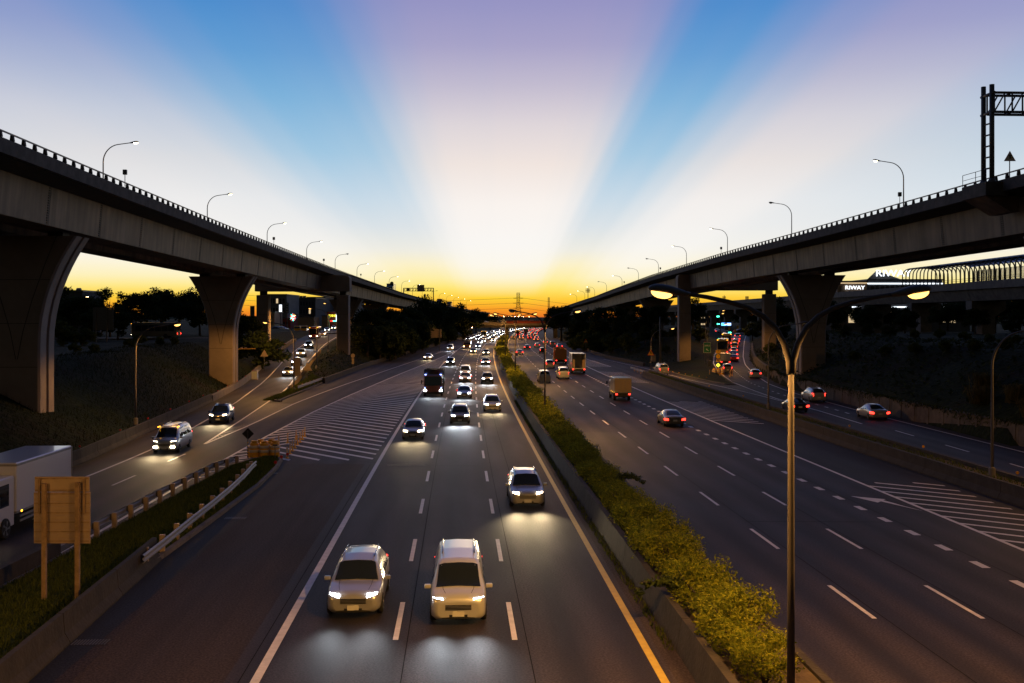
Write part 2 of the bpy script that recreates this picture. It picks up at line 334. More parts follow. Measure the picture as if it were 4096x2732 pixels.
mat('turf', (.045, .058, .013), .95, noise_s=1.5, amt=.45, bump=.6, spec=.1); mat('soil', (.06, .04, .028), .95, noise_s=2, amt=.5, bump=.5)

# ------------------------------------------------------------------ ground and roads
LB = [(-30, -28.3), (20, -28.5), (68.8, -30.1), (82, -31.6), (120.7, -36.3), (147, -40.2), (175, -44.8), (200, -48.6), (250, -55.5), (300, -62), (420, -74)]     # foot of the barrier left of the slip road
RR = [(115, -28.2), (118.7, -28.4), (140, -31.0), (161, -34.2), (200, -39.6), (250, -45.6), (300, -51.2), (420, -62)]                                              # right edge of the slip road
ZL = [(150, 0), (165, .3), (185, 1.0), (205, 1.8), (228, 2.9), (250, 3.6), (277, 4.1), (320, 4.8), (400, 5.2)]                                                     # height of the slip road
CB = [(118.7, -27.4), (135, -28.0), (154, -28.7), (200, -29.6), (284, -29.2), (392, -25.8), (520, -22.5), (700, -14), (900, -2), (1500, 62)]                          # left edge of the collector lane
WB = [(-30, 38.5), (60, 39.6), (76, 39.3), (100, 38.4), (133, 38.6), (150, 40.0), (163, 42.0), (185, 45.6), (202, 48.6), (225, 53.5), (242, 57.6), (290, 69), (330, 79), (400, 96)]
RLX = [(150, 33.6), (158, 34.0), (182, 37.4), (206, 41.2), (227, 45.6), (250, 51.0), (290, 60), (330, 69), (400, 85)]
ZR = [(170, 0), (190, .2), (212, .7), (240, 1.7), (270, 2.8), (300, 3.6), (330, 4.3), (400, 4.6)]
RE = [(150, 30.9), (160, 29.4), (175, 28.4), (200, 27.4), (213, 26.0), (248, 22.9), (345, 21.6), (470, 20.8), (600, 24.5), (900, 40), (1500, 104)]
for tb in (CB, RE):   # far out follow the bend
    pass
def fbm(x, y, s): return noise.noise((x * s, y * s, 3.1))
def terrain(X, Y):
    n = fbm(X, Y, .09) * .5 + fbm(X, Y, .35) * .12
    lb = itp(LB, Y); wb = itp(WB, Y); top = 5.6 + fbm(X, Y, .02) * .8
    if Y < 118.7:
        if X < lb - .2: return min(top, .5 * (lb - .2 - X)) + n * min(1, (lb - X) / 6)
        if X > wb + .4: return 1.45 + min(5.2, .42 * (X - wb - .4)) + n * min(1, (X - wb) / 6)
        return -.08
    zl = itp(ZL, Y); zr = itp(ZR, Y)
    if X < lb - .2: return min(max(top, zl), zl + .5 * (lb - .2 - X)) + n * min(1, (lb - X) / 6) * (0.3 if Y > 240 else 1)
    rr = itp(RR, Y)
    if X < rr: return zl - .08
    cb = itp(CB, Y)
    if X < cb - .3:
        return max(-.05, min(.6 * (cb - .3 - X), zl + .38 * (X - rr), 6.2)) + n * .5 * min(1, (cb - X) / 5, max(0, X - rr) / 3)
    if Y < 150:
        if X > wb + .4: return 1.45 + min(5.2, .42 * (X - wb - .4)) + n * min(1, (X - wb) / 6)
        return -.08
    re = itp(RE, Y)
    if X < re + .5: return -.08
    rl = itp(RLX, Y)
    if X < rl:
        k = itp([(150, .06), (210, .12), (240, .35), (280, .55)], Y)
        return max(-.05, min(k * (X - re - .5), zr + .4 * (rl - X), 6.2)) + n * .5 * min(1, (X - re) / 5, (rl - X) / 3)
    if X < wb + .4: return zr - .08
    wall = itp([(150, 1.45), (215, 1.3), (250, .3)], Y)
    return zr + wall + min(max(.5, 5.4 - zr), .42 * (X - wb - .4)) + n * min(1, (X - wb) / 6)
gx = frange(-66, 66, .8); s = 1.2; x = 66
while x < 3500: x += s; s *= 1.13; gx.append(x); gx.insert(0, -x)
gy = frange(-30, 340, 2.2); s = 3; y = 340
while y < 5200: y += s; s *= 1.09; gy.append(y)
b = MB(); rows = [[(X, Y, terrain(X, Y)) for X in gx] for Y in gy]; b.loft(rows, sm=True)
b.build('ground', M['grass_ground'], kind='structure')

def road_sheet(name, left, right, ys, zf, mt, parent=None, nx=6, **kw):
    b = MB(); uvs = []
    for Y in ys:
        l, r = left(Y), right(Y); row = []
        for i in range(nx + 1):
            X = l + (r - l) * i / nx; row.append((X, Y, zf(X, Y))); 
        uvs.append([(p[0] - xr(Y), Y) for p in row]); rows_ = None
        b.v += row
    k = nx + 1; fl = [q for r_ in uvs for q in r_]
    for i in range(len(ys) - 1):
        for j in range(nx): b.face((i * k + j, i * k + j + 1, (i + 1) * k + j + 1, (i + 1) * k + j))
    me = b.mesh(name, M[mt]); ul = me.uv_layers.new(name='road')
    for lp in me.loops: ul.data[lp.index].uv = fl[lp.vertex_index]
    return tag(link(bpy.data.objects.new(name, me), parent), **kw)
near = frange(-25, 118.7, 4)
mid = frange(118.7, 150, 4); farY = frange(150, 560, 6) + frange(575, 1500, 25)
flat = lambda z: (lambda X, Y: z)
mainr = lambda Y: itp(WB, Y) + .3 if Y <= 150 else (itp(RE, Y) + .3)
road = road_sheet('highway_road', lambda Y: itp(LB, Y) - .1, lambda Y: itp(WB, Y) + .3, near, flat(0), 'asphalt', nx=24, kind='structure')
roadm = road_sheet('highway_road', lambda Y: itp(CB, Y) - .3, lambda Y: itp(WB, Y) + .3, mid, flat(0), 'asphalt', nx=20, kind='structure')
roadf = road_sheet('highway_road', lambda Y: itp(CB, Y) - .3, lambda Y: itp(RE, Y) + .4, farY, flat(0), 'asphalt', nx=20, kind='structure')
slip = road_sheet('slip_road', lambda Y: itp(LB, Y) - .1, lambda Y: itp(RR, Y), frange(118.7, 420, 5), lambda X, Y: itp(ZL, Y) + .004, 'asphalt', nx=6, kind='structure')
rslip = road_sheet('street_road', lambda Y: itp(RLX, Y) - .6, lambda Y: itp(WB, Y) + .3, frange(150, 400, 5), lambda X, Y: itp(ZR, Y) + .004, 'asphalt', nx=6, kind='structure')
# level lot where the slip road meets the town street, and the cross street of the right-hand junction
b = MB(); b.box(-150, -48, 318, 470, 4.6, 5.05); b.build('parking_lot_pavement', M['asphalt_old'], kind='structure')
b = MB(); b.box(48, 130, 332, 362, 4.2, 4.62); b.build('cross_street_road', M['asphalt_old'], kind='structure')
b = MB(); b.box(-160, -62, 203, 213, 4.6, 5.75); b.build('upper_street_road', M['asphalt_old'], kind='structure')
# older pavement on the hard shoulder next to the island, the concrete gutters, worn patches
road_sheet('shoulder_pavement', lambda Y: itp([(20, -12.6), (41, -13.4), (50, -14.2), (62, -14.6), (68.3, -14.2)], Y), lambda Y: xr(Y) - 12.1, frange(-20, 68.3, 4), flat(.004), 'asphalt_old', road, nx=6)
road_sheet('gutter', lambda Y: xr(Y) + .34, lambda Y: xr(Y) + .95, frange(-20, 300, 5), flat(.005), 'asphalt_old', road, nx=1)
road_sheet('resurfaced_patch', lambda Y: xr(Y) + 18.75, lambda Y: xr(Y) + 23.9, frange(20, 160, 5), flat(.003), 'asphalt_dark', road, nx=4)
road_sheet('resurfaced_patch', lambda Y: itp([(20, -13.6), (41, -14.4), (68, -15.4)], Y), lambda Y: itp([(20, -12.3), (41, -13.1), (68, -14.2)], Y), frange(-20, 68, 5), flat(.006), 'asphalt_dark', road, nx=2)

# painted markings, each one a thin sheet above the asphalt
def sheet(name, pts, z, mt, parent):
    b = MB(); b.poly([(p[0], p[1], z + (p[2] if len(p) > 2 else 0)) for p in pts]); return b.build(name, M[mt], parent)
def lineX(name, fx, y0, y1, w, mt, parent, step=6, zf=None, z=.009):
    b = MB(); ys = frange(y0, y1, step)
    b.loft([[(fx(Y) - w / 2, Y, z + (zf(Y) if zf else 0)), (fx(Y) + w / 2, Y, z + (zf(Y) if zf else 0))] for Y in ys]); return b.build(name, M[mt], parent)
O_EDGE, O_D1, O_D2 = -11.25, -7.62, -3.92
P_E0, P_D1, P_D2, P_D3, P_E1 = 4.45, 8.15, 11.75, 15.4, 18.6
off = lambda o: (lambda Y: xr(Y) + o)
lineX('edge_line', off(0), -20, 560, .24, 'paint_yellow', road); lineX('edge_line', off(P_E0), -20, 560, .22, 'paint_yellow', road)
lineX('edge_line', off(O_EDGE), -20, 560, .26, 'paint_white', road); lineX('edge_line', off(P_E1), -20, 560, .22, 'paint_white', road)
lineX('edge_line', off(0), 560, 1300, .4, 'paint_yellow', road, 25); lineX('edge_line', off(P_E0), 560, 1300, .4, 'paint_yellow', road, 25)
for o, n in ((O_D1, 48), (O_D2, 48), (P_D1, 48), (P_D2, 48)):
    s0 = 1.0 if o < 0 else 3.2
    for i in range(n):
        a = s0 + 10 * i
        if o > 0 or a > 0: lineX('lane_dash', off(o), a, a + 4.1, .17 if o < 0 else .16, 'paint_white', road, 2.1)
for i in range(52):
    a = 33.9 + 3.0 * i; lineX('short_lane_dash', off(P_D3), a, a + 1.1, .34, 'paint_white', road, 1.1)
for i in range(22):
    a = 190 + 10 * i; lineX('lane_dash', off(P_D3), a, a + 4, .2, 'paint_white', road, 2)
# hatching left of the near carriageway: chevrons between the diverging lanes
HL = [(36, -18.8), (43.8, -19.15), (60, -19.76), (66, -20.07), (79.4, -20.55), (105, -21.05), (128, -20.9), (177, -19.85), (238, -18.06), (296, -16.9), (329, -16.75)]
fHL = lambda Y: itp(HL, Y)
lineX('edge_line', fHL, -20, 325, .2, 'paint_white', road)
HC = lambda Y: itp([(60, -17.9), (85, -17.75), (110, -17.2), (149, -16.65), (200, -16.5), (300, -16.75)], Y)
Yc = 72.5; n = 0
while Yc < 285 and n < 110:
    d = xr(Yc) + O_EDGE - HC(Yc); k = d / (1 + .053) ; k = max(0, d - .1)
    y_end = Yc - 1.07 * k
    w = .30
    x1 = min(HC(Yc) + k, xr(y_end) + O_EDGE - .12)
    if n < 3: 
        y_end = Yc - (2.4 + 2.2 * n); x1 = HC(Yc) + (Yc - y_end) / 1.07
    sheet('hatch_stripe', [(HC(Yc), Yc - w), (x1, y_end - w), (x1, y_end + w), (HC(Yc), Yc + w)], .007, 'paint_white', road)
    kl = HC(Yc) - fHL(Yc) ; yl = Yc - 1.15 * kl
    sheet('hatch_stripe', [(fHL(yl), yl - w), (HC(Yc) - .01, Yc - w), (HC(Yc) - .01, Yc + w), (fHL(yl), yl + w)], .007, 'paint_white', road)
    Yc += 2.25 if Yc < 150 else 3.0; n += 1
for i in range(5):   # stripes left of the island nose
    yl = 62.0 + 2.2 * i; sheet('hatch_stripe', [(fHL(yl), yl - .22), (-18.5 + .1 * i, yl + 1.9 - .22), (-18.5 + .1 * i, yl + 1.9 + .22), (fHL(yl), yl + .22)], .007, 'paint_white', road)
# hatching along the right-hand barrier
def rhatch(y0, y1, xr_end, step, k=.75, w=.17, cut=None):
    y = y0
    while y < y1:
        xa = xr(y) + P_E1; xb = xr_end(y - 3.6); yb = y - k * (xb - xa)
        ya = y
        if cut and ya > cut: ya = cut; xa = xa + (y - cut) / k
        if xb > xa + .4: sheet('hatch_stripe', [(xa, ya - w), (xb, yb - w), (xb, yb + w), (xa, ya + w)], .007, 'paint_white', roadm if y > 118 else road)
        y += step
rhatch(36, 66, lambda Y: xr(Y) + 23.2, 1.8, cut=60.5)
rhatch(97.5, 123, lambda Y: xr(Y) + 22.9, 1.75, cut=119)
rhatch(156, 186, lambda Y: xr(Y) + 22.6, 1.9, k=.7, w=.2); rhatch(206, 236, lambda Y: xr(Y) + 23.2, 2.2, k=.7, w=.25)
lineX('edge_line', lambda Y: xr(Y) + itp([(205, 23.4), (240, 22.2), (300, 22.0)], Y), 203, 560, .2, 'paint_white', roadf)
sheet('lane_arrow', [(18.95, 55.95), (19.75, 54.0), (20.05, 54.35), (21.25, 51.6), (20.75, 53.1), (20.55, 53.9), (20.3, 54.7), (20.55, 55.0)], .008, 'paint_white', road)
# left slip road: outer line, centre dashes, gore lines and their fine hatching
SL = lambda Y: itp([(20, -26.3), (62.7, -26.7), (74.5, -27.15), (96.4, -29.6), (118.5, -32.6), (152, -38.0), (200, -45.5), (250, -51.5), (300, -57)], Y)
SR = lambda Y: itp([(79, -24.3), (99.3, -26.6), (118.5, -28.9), (140, -31.6), (161, -35.0), (200, -40.4), (250, -46.4), (300, -52), (420, -63)], Y)
CL = lambda Y: itp([(79, -24.25), (93.7, -24.35), (116.6, -25.3), (135, -25.2), (150, -24.9), (202, -23.3), (284, -20.8), (345, -19.5), (420, -18)], Y)
zf = lambda Y: itp(ZL, Y) + .004
lineX('edge_line', SL, -20, 118.7, .2, 'paint_white', road); lineX('edge_line', SL, 118.7, 300, .2, 'paint_white', slip, 5, zf)
lineX('edge_line', SR, 79, 118.7, .2, 'paint_white', road); lineX('edge_line', SR, 118.7, 400, .2, 'paint_white', slip, 5, zf)
lineX('edge_line', CL, 79, 345, .18, 'paint_white', road)
for i in range(6):
    a = 19.5 + 10 * i; lineX('lane_dash', lambda Y: -23.2 - .01 * Y, a, a + 3.8, .16, 'paint_white', road, 2)
for i in range(34):
    y = 83 + 1.0 * i; sheet('gore_stripe', [(SR(y) + .15, y - .09), (CL(y - .6) - .1, y - .69), (CL(y - .6) - .1, y - .51), (SR(y) + .15, y + .09)], .007, 'paint_faded', road)
sheet('stop_line', [(SL(150.6) + .1, 150.6), (SR(150.6) - .1, 150.6), (SR(150.6) - .1, 151), (SL(150.6) + .1, 151)], .016, 'paint_faded', slip)
# right slip road and street
QR = lambda Y: itp([(20, 38.4), (74, 38.0), (102, 37.2), (133, 37.3), (150, 38.6), (163, 40.6), (185, 44.2), (202, 47.1), (225, 52.0), (242, 56.0), (290, 67.4), (330, 77.3)], Y)
QL = lambda Y: itp([(108, 32.9), (123.8, 32.6), (136.8, 33.1), (155, 34.1), (182, 37.7), (206, 41.5), (227, 45.9), (250, 51.4), (290, 60.5), (330, 69.5)], Y)
GL = lambda Y: itp([(108, 32.8), (123.8, 32.0), (135.6, 31.2), (148, 29.9), (160.6, 28.3), (200, 26.0), (240, 22.0)], Y)
zq = lambda Y: itp(ZR, Y) + .004
lineX('edge_line', QR, -20, 150, .2, 'paint_white', road); lineX('edge_line', QR, 150, 330, .2, 'paint_white', rslip, 5, zq)
lineX('edge_line', QL, 94, 150, .2, 'paint_white', road); lineX('edge_line', QL, 150, 330, .2, 'paint_white', rslip, 5, zq)
lineX('edge_line', GL, 108, 240, .18, 'paint_white', roadm)
for i in range(9):
    a = 4.4 + 10 * i
    if a < 92: lineX('lane_dash', lambda Y: 34.6 - .008 * Y, a, a + 4, .15, 'paint_white', road, 2)
for i in range(60):
    a = 104 + 3.4 * i; md = lambda Y: (QL(Y) + QR(Y)) / 2
    lineX('short_lane_dash', md, a, a + 1.2, .2, 'paint_white', rslip if a > 150 else roadm, 1.2, zq if a > 150 else None)
for i in range(26):
    y = 112 + 1.3 * i; sheet('gore_stripe', [(GL(y) + .1, y - .08), (QL(y + .8) - .1, y + .72), (QL(y + .8) - .1, y + .88), (GL(y) + .1, y + .08)], .007, 'paint_faded', roadm)
# tar joints and overlay edges in the asphalt
for o, y0, y1 in ((-7.25, 20, 150), (-3.55, 20, 120), (8.5, 20, 130), (12.05, 20, 120), (15.8, 20, 140), (-11.7, 20, 68), (2.0 - 4.4, 60, 160)): lineX('tar_joint', off(o), y0, y1, .03, 'tar', road, z=.0062)
for y0, a, c in ((69.2, -13.9, -7.8), (67.5, -7.8, -4.2), (112, -11, -.2), (139, -11, -.2), (49, 8.4, 15.2), (88, 4.7, 18.3)): sheet('tar_joint', [(xr(y0) + a, y0), (xr(y0) + c, y0 - .15), (xr(y0) + c, y0 - .11), (xr(y0) + a, y0 + .05)], .0064, 'tar', road)
for x0, y0, w, l in ((-8.4, 67.4, 2.6, 1.1), (-5.2, 118, 2.0, 4.0)): sheet('asphalt_scar', [(x0, y0), (x0 + w * .6, y0 - .2), (x0 + w, y0 + .1 * l), (x0 + w * .9, y0 + l * .8), (x0 + w * .4, y0 + l), (x0 - .1, y0 + l * .6)], .0068, 'paint_worn', road)
# manholes and drain gratings
for (u, v) in ((1262, 1737), (1077, 1894), (940, 2073), (360, 2570)):
    p = at(u, v); e = empty('drain_grating', (p.x, p.y, .012), rz=.05, label={1262: 'small drain grating in the chevron hatching beside yellow posts', 1077: 'drain grating beside the red reflectors at the island nose', 940: 'drain grating against the kerb by the bright guardrail', 360: 'largest drain grating beside the concrete barrier, bottom left corner'}[u], cat='grating')
    b = MB(); b.box(-.55, .55, -.3, .3, -.03, -.008); b.build('pit', M['sign_black'], e)
    b = MB()
    for i in range(12): b.box(-.5 + i * .09, -.46 + i * .09, -.26, .26, -.006, .004)
    b.build('bar_grid', M['post_dark'], e)

# ------------------------------------------------------------------ barriers, walls, islands
def wb(mb, name, mt, parent, **kw):
    """build from world coordinates under a parent that stands somewhere else (unrotated)"""
    o = mb.build(name, mt, parent, **kw); o.location = -parent.location; return o
def sweep(fx, ys, prof, zf=None):
    """profile (dx, z) swept along x = fx(Y)"""
    return [[(fx(Y) + dx, Y, z + (zf(Y) if zf else 0)) for dx, z in prof] for Y in ys]
JERSEY = [(-.30, 0), (-.30, .08), (-.14, .33), (-.09, .95), (.09, .95), (.14, .33), (.30, .08), (.30, 0)]
def barrier(label, fx, y0, y1, seg, prof, mt, zf=None, name='concrete_barrier'):
    e = empty(name, (fx(y0), y0, 0), label=label, cat='barrier')
    y = y0
    while y < y1 - .1:
        ye = min(y1, y + seg); b = MB(); b.loft(sweep(fx, frange(y + .02, ye - .02, max(2, seg / 2)), prof, zf), closed=True, caps=True)
        wb(b, 'barrier_segment', M[mt], e); y = ye
    return e
barrier('long low concrete barrier along the embankment, left of the slip road', lambda Y: itp(LB, Y) + .35, 20, 118.7, 7.5, JERSEY, 'concrete_dark')
barrier('pale concrete kerb wall climbing beside the uphill slip road', lambda Y: itp(LB, Y) + .35, 118.7, 262, 8, [(-.25, -.3), (-.25, .75), (.2, .75), (.25, -.3)], 'concrete', lambda Y: itp(ZL, Y))
barrier('dark concrete barrier at the foot of the wooded bank beside the collector lane', lambda Y: itp(CB, Y), 152, 470, 12, [(-.25, -.1), (-.2, .8), (.2, .8), (.25, -.1)], 'concrete_dark')
mw = lambda Y: xr(Y) + 1.15
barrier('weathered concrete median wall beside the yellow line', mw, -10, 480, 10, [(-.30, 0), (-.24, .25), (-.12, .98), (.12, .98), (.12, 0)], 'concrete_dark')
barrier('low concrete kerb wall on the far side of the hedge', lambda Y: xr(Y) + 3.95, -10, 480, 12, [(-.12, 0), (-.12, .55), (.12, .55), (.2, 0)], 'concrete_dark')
b = MB(); b.loft(sweep(xr, frange(-10, 480, 6), [(1.24, .45), (3.85, .45)])); b.build('median_soil', M['soil'], kind='structure')
rb0 = lambda Y: xr(Y) + 24.25; rb1 = lambda Y: xr(Y) + 25.9
barrier('front wall of the double concrete barrier right of the hatched shoulder', rb0, 10, 168, 9, [(-.28, 0), (-.28, .1), (-.12, .4), (-.08, 1.0), (.12, 1.0), (.12, 0)], 'concrete_dark')
barrier('rear wall of the double concrete barrier, amber reflectors on top', rb1, 10, 172, 9, [(-.12, 0), (-.12, 1.05), (.12, 1.05), (.28, .1), (.28, 0)], 'concrete_dark')
b = MB(); b.loft(sweep(xr, frange(10, 168, 6), [(24.37, .8), (25.78, .8)])); b.build('planter_soil', M['soil'], kind='structure')
barrier('dark edge barrier below the trees right of the far carriageway', lambda Y: itp(RE, Y) + .2, 205, 470, 12, [(-.2, 0), (-.12, .75), (.12, .75), (.2, 0)], 'concrete_dark')
# stained retaining wall with buttress ribs right of the street
wl = empty('retaining_wall', (itp(WB, 60), 60, 0), label='stained concrete retaining wall with ribs below the dark slope', cat='wall')
fw = lambda Y: itp(WB, Y) + .55
y = 30
while y < 262:
    h = itp([(30, 1.65), (110, 1.75), (215, 1.5), (262, .7)], y); b = MB()
    b.loft(sweep(fw, [y + .02, y + 3, y + 6 - .02], [(-.30, -.2), (-.24, h), (.25, h + .02), (.3, -.2)], lambda Y: itp(ZR, Y)), closed=True, caps=True); wb(b, 'wall_panel', M['wall_stained'], wl)
    if y < 180:
        b = MB()
        for k in (0.4, 3.4): b.loft(sweep(fw, [y + k, y + k + .3], [(-.35, -.1), (-.29, h - .1), (-.2, h - .1), (-.2, -.1)], lambda Y: itp(ZR, Y)), closed=True, caps=True)
        wb(b, 'buttress_rib', M['wall_stained'], wl)
    y += 6
# grassed islands (raised sheets with a kerb)
def island(name, pts, z, kerb=True, kmat='concrete'):
    e = empty(name, (pts[0][0], pts[0][1], 0)); tag(e, kind='structure')
    b = MB(); b.poly([(x, y, z) for x, y in pts]); wb(b, 'turf', M['turf'], e)
    if kerb:
        n = len(pts)
        for i in range(n):
            a = Vector((*pts[i], 0)); c = Vector((*pts[(i + 1) % n], 0)); d = c - a
            if d.length < .05: continue
            nn = Vector((d.y, -d.x, 0)).normalized() * .16; k = max(1, int(d.length / 1.6))
            for j in range(k):
                p, q = a + d * (j / k) + d.normalized() * .02, a + d * ((j + 1) / k) - d.normalized() * .02
                b = MB(); v = [p - nn * .4, q - nn * .4, q + nn, p + nn]
                b.loft([[(w.x, w.y, -.02) for w in v], [(w.x, w.y, z + .03) for w in v]], closed=True, caps=True); wb(b, 'kerb_stone', M[kmat], e)
    return e
ISL = [(-18.6, 28), (-14.0, 28), (-14.6, 40), (-14.75, 48.4), (-15.05, 59), (-15.6, 66), (-16.1, 69.6), (-16.9, 70.8), (-18.0, 70.0), (-18.75, 66.5), (-18.7, 50), (-18.6, 40)]
island('traffic_island', ISL, .16)
island('traffic_island', [(-27.4, 118.6), (-27.9, 119.5), (-28.4, 135), (-29, 154), (-31, 154), (-30.8, 140), (-29.2, 125), (-28.2, 119.2)], .14)
island('gore_island', [(31.8, 149), (33.2, 149), (34.2, 158), (36.5, 176), (38.5, 190), (33, 205), (28, 200), (29.2, 175), (30.2, 161)], .10)
# the near island: low wall and barrier flanking the turf
barrier('short low wall beside the slip road, red round reflector on its end', lambda Y: -18.85 + .004 * (Y - 40), 22, 41.5, 6.5, [(-.14, 0), (-.12, .78), (.12, .78), (.14, 0)], 'concrete_dark')
barrier('dark concrete barrier with sloped face, near left, where the bright guardrail ends', lambda Y: -13.55 - .085 * (Y - 27.4), 20, 41.2, 5.3, JERSEY, 'concrete_dark')

# ------------------------------------------------------------------ guardrails
WBEAM = [(0, .36), (.06, .40), (.06, .46), (.0, .50), (.0, .56), (.06, .60), (.06, .66), (0, .70), (-.015, .70), (.045, .655), (.045, .605), (-.015, .56), (-.015, .50), (.045, .455), (.045, .405), (-.015, .36)]
def guardrail(label, pts, post_step, side=1, mt='galvanised', pm='wood_post', zb=.14, blk=.22, hp=.74):
    """W-beam on short posts along a polyline of (x, y, beam drop)"""
    e = empty('guardrail', (pts[0][0], pts[0][1], zb), label=label, cat='guardrail')
    b = MB(); rows = []
    for i, p in enumerate(pts):
        a, c = pts[max(0, i - 1)], pts[min(len(pts) - 1, i + 1)]; t = Vector((c[0] - a[0], c[1] - a[1], 0)).normalized(); nn = Vector((t.y, -t.x, 0)) * side
        rows.append([(p[0] + nn.x * dx, p[1] + nn.y * dx, zb + z - p[2]) for dx, z in WBEAM])
    b.loft(rows, closed=True, caps=True); wb(b, 'beam', M[mt], e)
    ln = [0]
    for a, c in zip(pts, pts[1:]): ln.append(ln[-1] + math.hypot(c[0] - a[0], c[1] - a[1]))
    s = post_step * .5
    while s < ln[-1] - .2:
        i = max(j for j in range(len(ln) - 1) if ln[j] <= s); f = (s - ln[i]) / (ln[i + 1] - ln[i]); a, c = pts[i], pts[i + 1]
        x, y, dr = (a[k] + (c[k] - a[k]) * f for k in range(3)); t = Vector((c[0] - a[0], c[1] - a[1], 0)).normalized()
        m = MB(); m.cbox(-.11, .11, -.075, .075, 0, hp - dr, .01); o = wb(m, 'post', M[pm], e); o.location = Vector((x, y, zb)) - e.location - Vector((t.y, -t.x, 0)) * side * blk; o.rotation_euler = (0, 0, -math.atan2(t.x, t.y))
        m = MB(); m.box(-blk / 2 + .02, blk / 2 - .02, -.06, .06, .40, .68 - dr); o2 = wb(m, 'spacer_block', M['post_dark'], e); o2.location = Vector((x, y, zb)) - e.location - Vector((t.y, -t.x, 0)) * side * blk * .5; o2.rotation_euler = o.rotation_euler
        s += post_step
    return e
g1 = [(-14.25, 38.6, 0), (-14.45, 42, 0), (-14.75, 46, 0), (-15.0, 50, 0), (-15.35, 54.5, 0), (-15.8, 59, 0), (-16.35, 63, .05), (-16.9, 66.0, .30)]
guardrail('bright steel guardrail with turned-down end on the near grass island', g1, 2.3, 1, blk=.24, pm='sign_back')
guardrail('guardrail on stubby posts between grass island and slip road', [(-18.75, 41.6, 0), (-18.8, 48, 0), (-18.85, 56, 0), (-18.85, 63, 0), (-18.7, 67.5, .2)], 2.05, -1, pm='sign_back')
guardrail('guardrail with closely set wooden posts curving up beside the slip road', [(SR(y) + .95, y, -itp(ZL, y)) for y in frange(133, 215, 6)], 2.0, -1, mt='post_grey', pm='sign_back', blk=.2)
guardrail('short guardrail on the tip of the grass wedge by the collector lane', [(-28.6, 133.5, 0), (-28.75, 140, 0), (-28.9, 147, 0), (-29.0, 153, 0)], 3.0, 1)
guardrail('short pale guardrail ahead of the barrier right of the far carriageway', [(xr(y) + 25.0, y, 0) for y in (168, 174, 180, 187)], 3.5, -1, zb=.1)

# round reflectors standing on the barriers
def reflector(p, mt, label, group, r=.075):
    e = empty('round_reflector', p, label=label, cat='reflector', group=group)
    b = MB(); b.tube([(0, -.015, r + .09), (0, .015, r + .09)], r, 12); b.build('disc', M[mt], e)
    b = MB(); b.box(-.015, .015, -.012, .012, 0, .1); b.build('stem', M['post_dark'], e)
for y in (58, 69, 79, 88, 97, 106, 114): reflector((itp(LB, y) + .3, y, .95), 'reflect_red', 'small round red reflector on the barrier left of the slip road', 'red reflectors on the slip road barrier')
for y in (124, 133, 143, 154, 166, 180, 196, 214, 232): reflector((itp(LB, y) + .3, y, .75 + itp(ZL, y)), 'reflect_red', 'tiny red reflector on the wall climbing beside the slip road', 'red reflectors on the climbing wall')
reflector((-18.75, 41.0, .78), 'reflect_red', 'large round red reflector on the short wall behind the sign posts', None, .13)
for i, (x, y) in enumerate(((-15.75, 66.6), (-15.95, 69.2), (-15.85, 70.6))): reflector((x, y, .16), 'reflect_red', 'round red reflector at the kerb of the island nose below the barrels', 'reflectors at the island nose', .11)
for y in (47, 56.5, 68, 81, 96, 112, 128, 146): reflector((rb1(y), y, 1.05), 'reflect_amber', 'amber round reflector on the double barrier', 'amber reflectors on the double barrier', .09)
for i in range(8): y = 186 - 3.4 * i; reflector((27.6 + .55 * i + .1, y, .1), 'reflect_amber', 'amber reflector in the curved row on the grass gore', 'amber reflectors on the gore', .09)

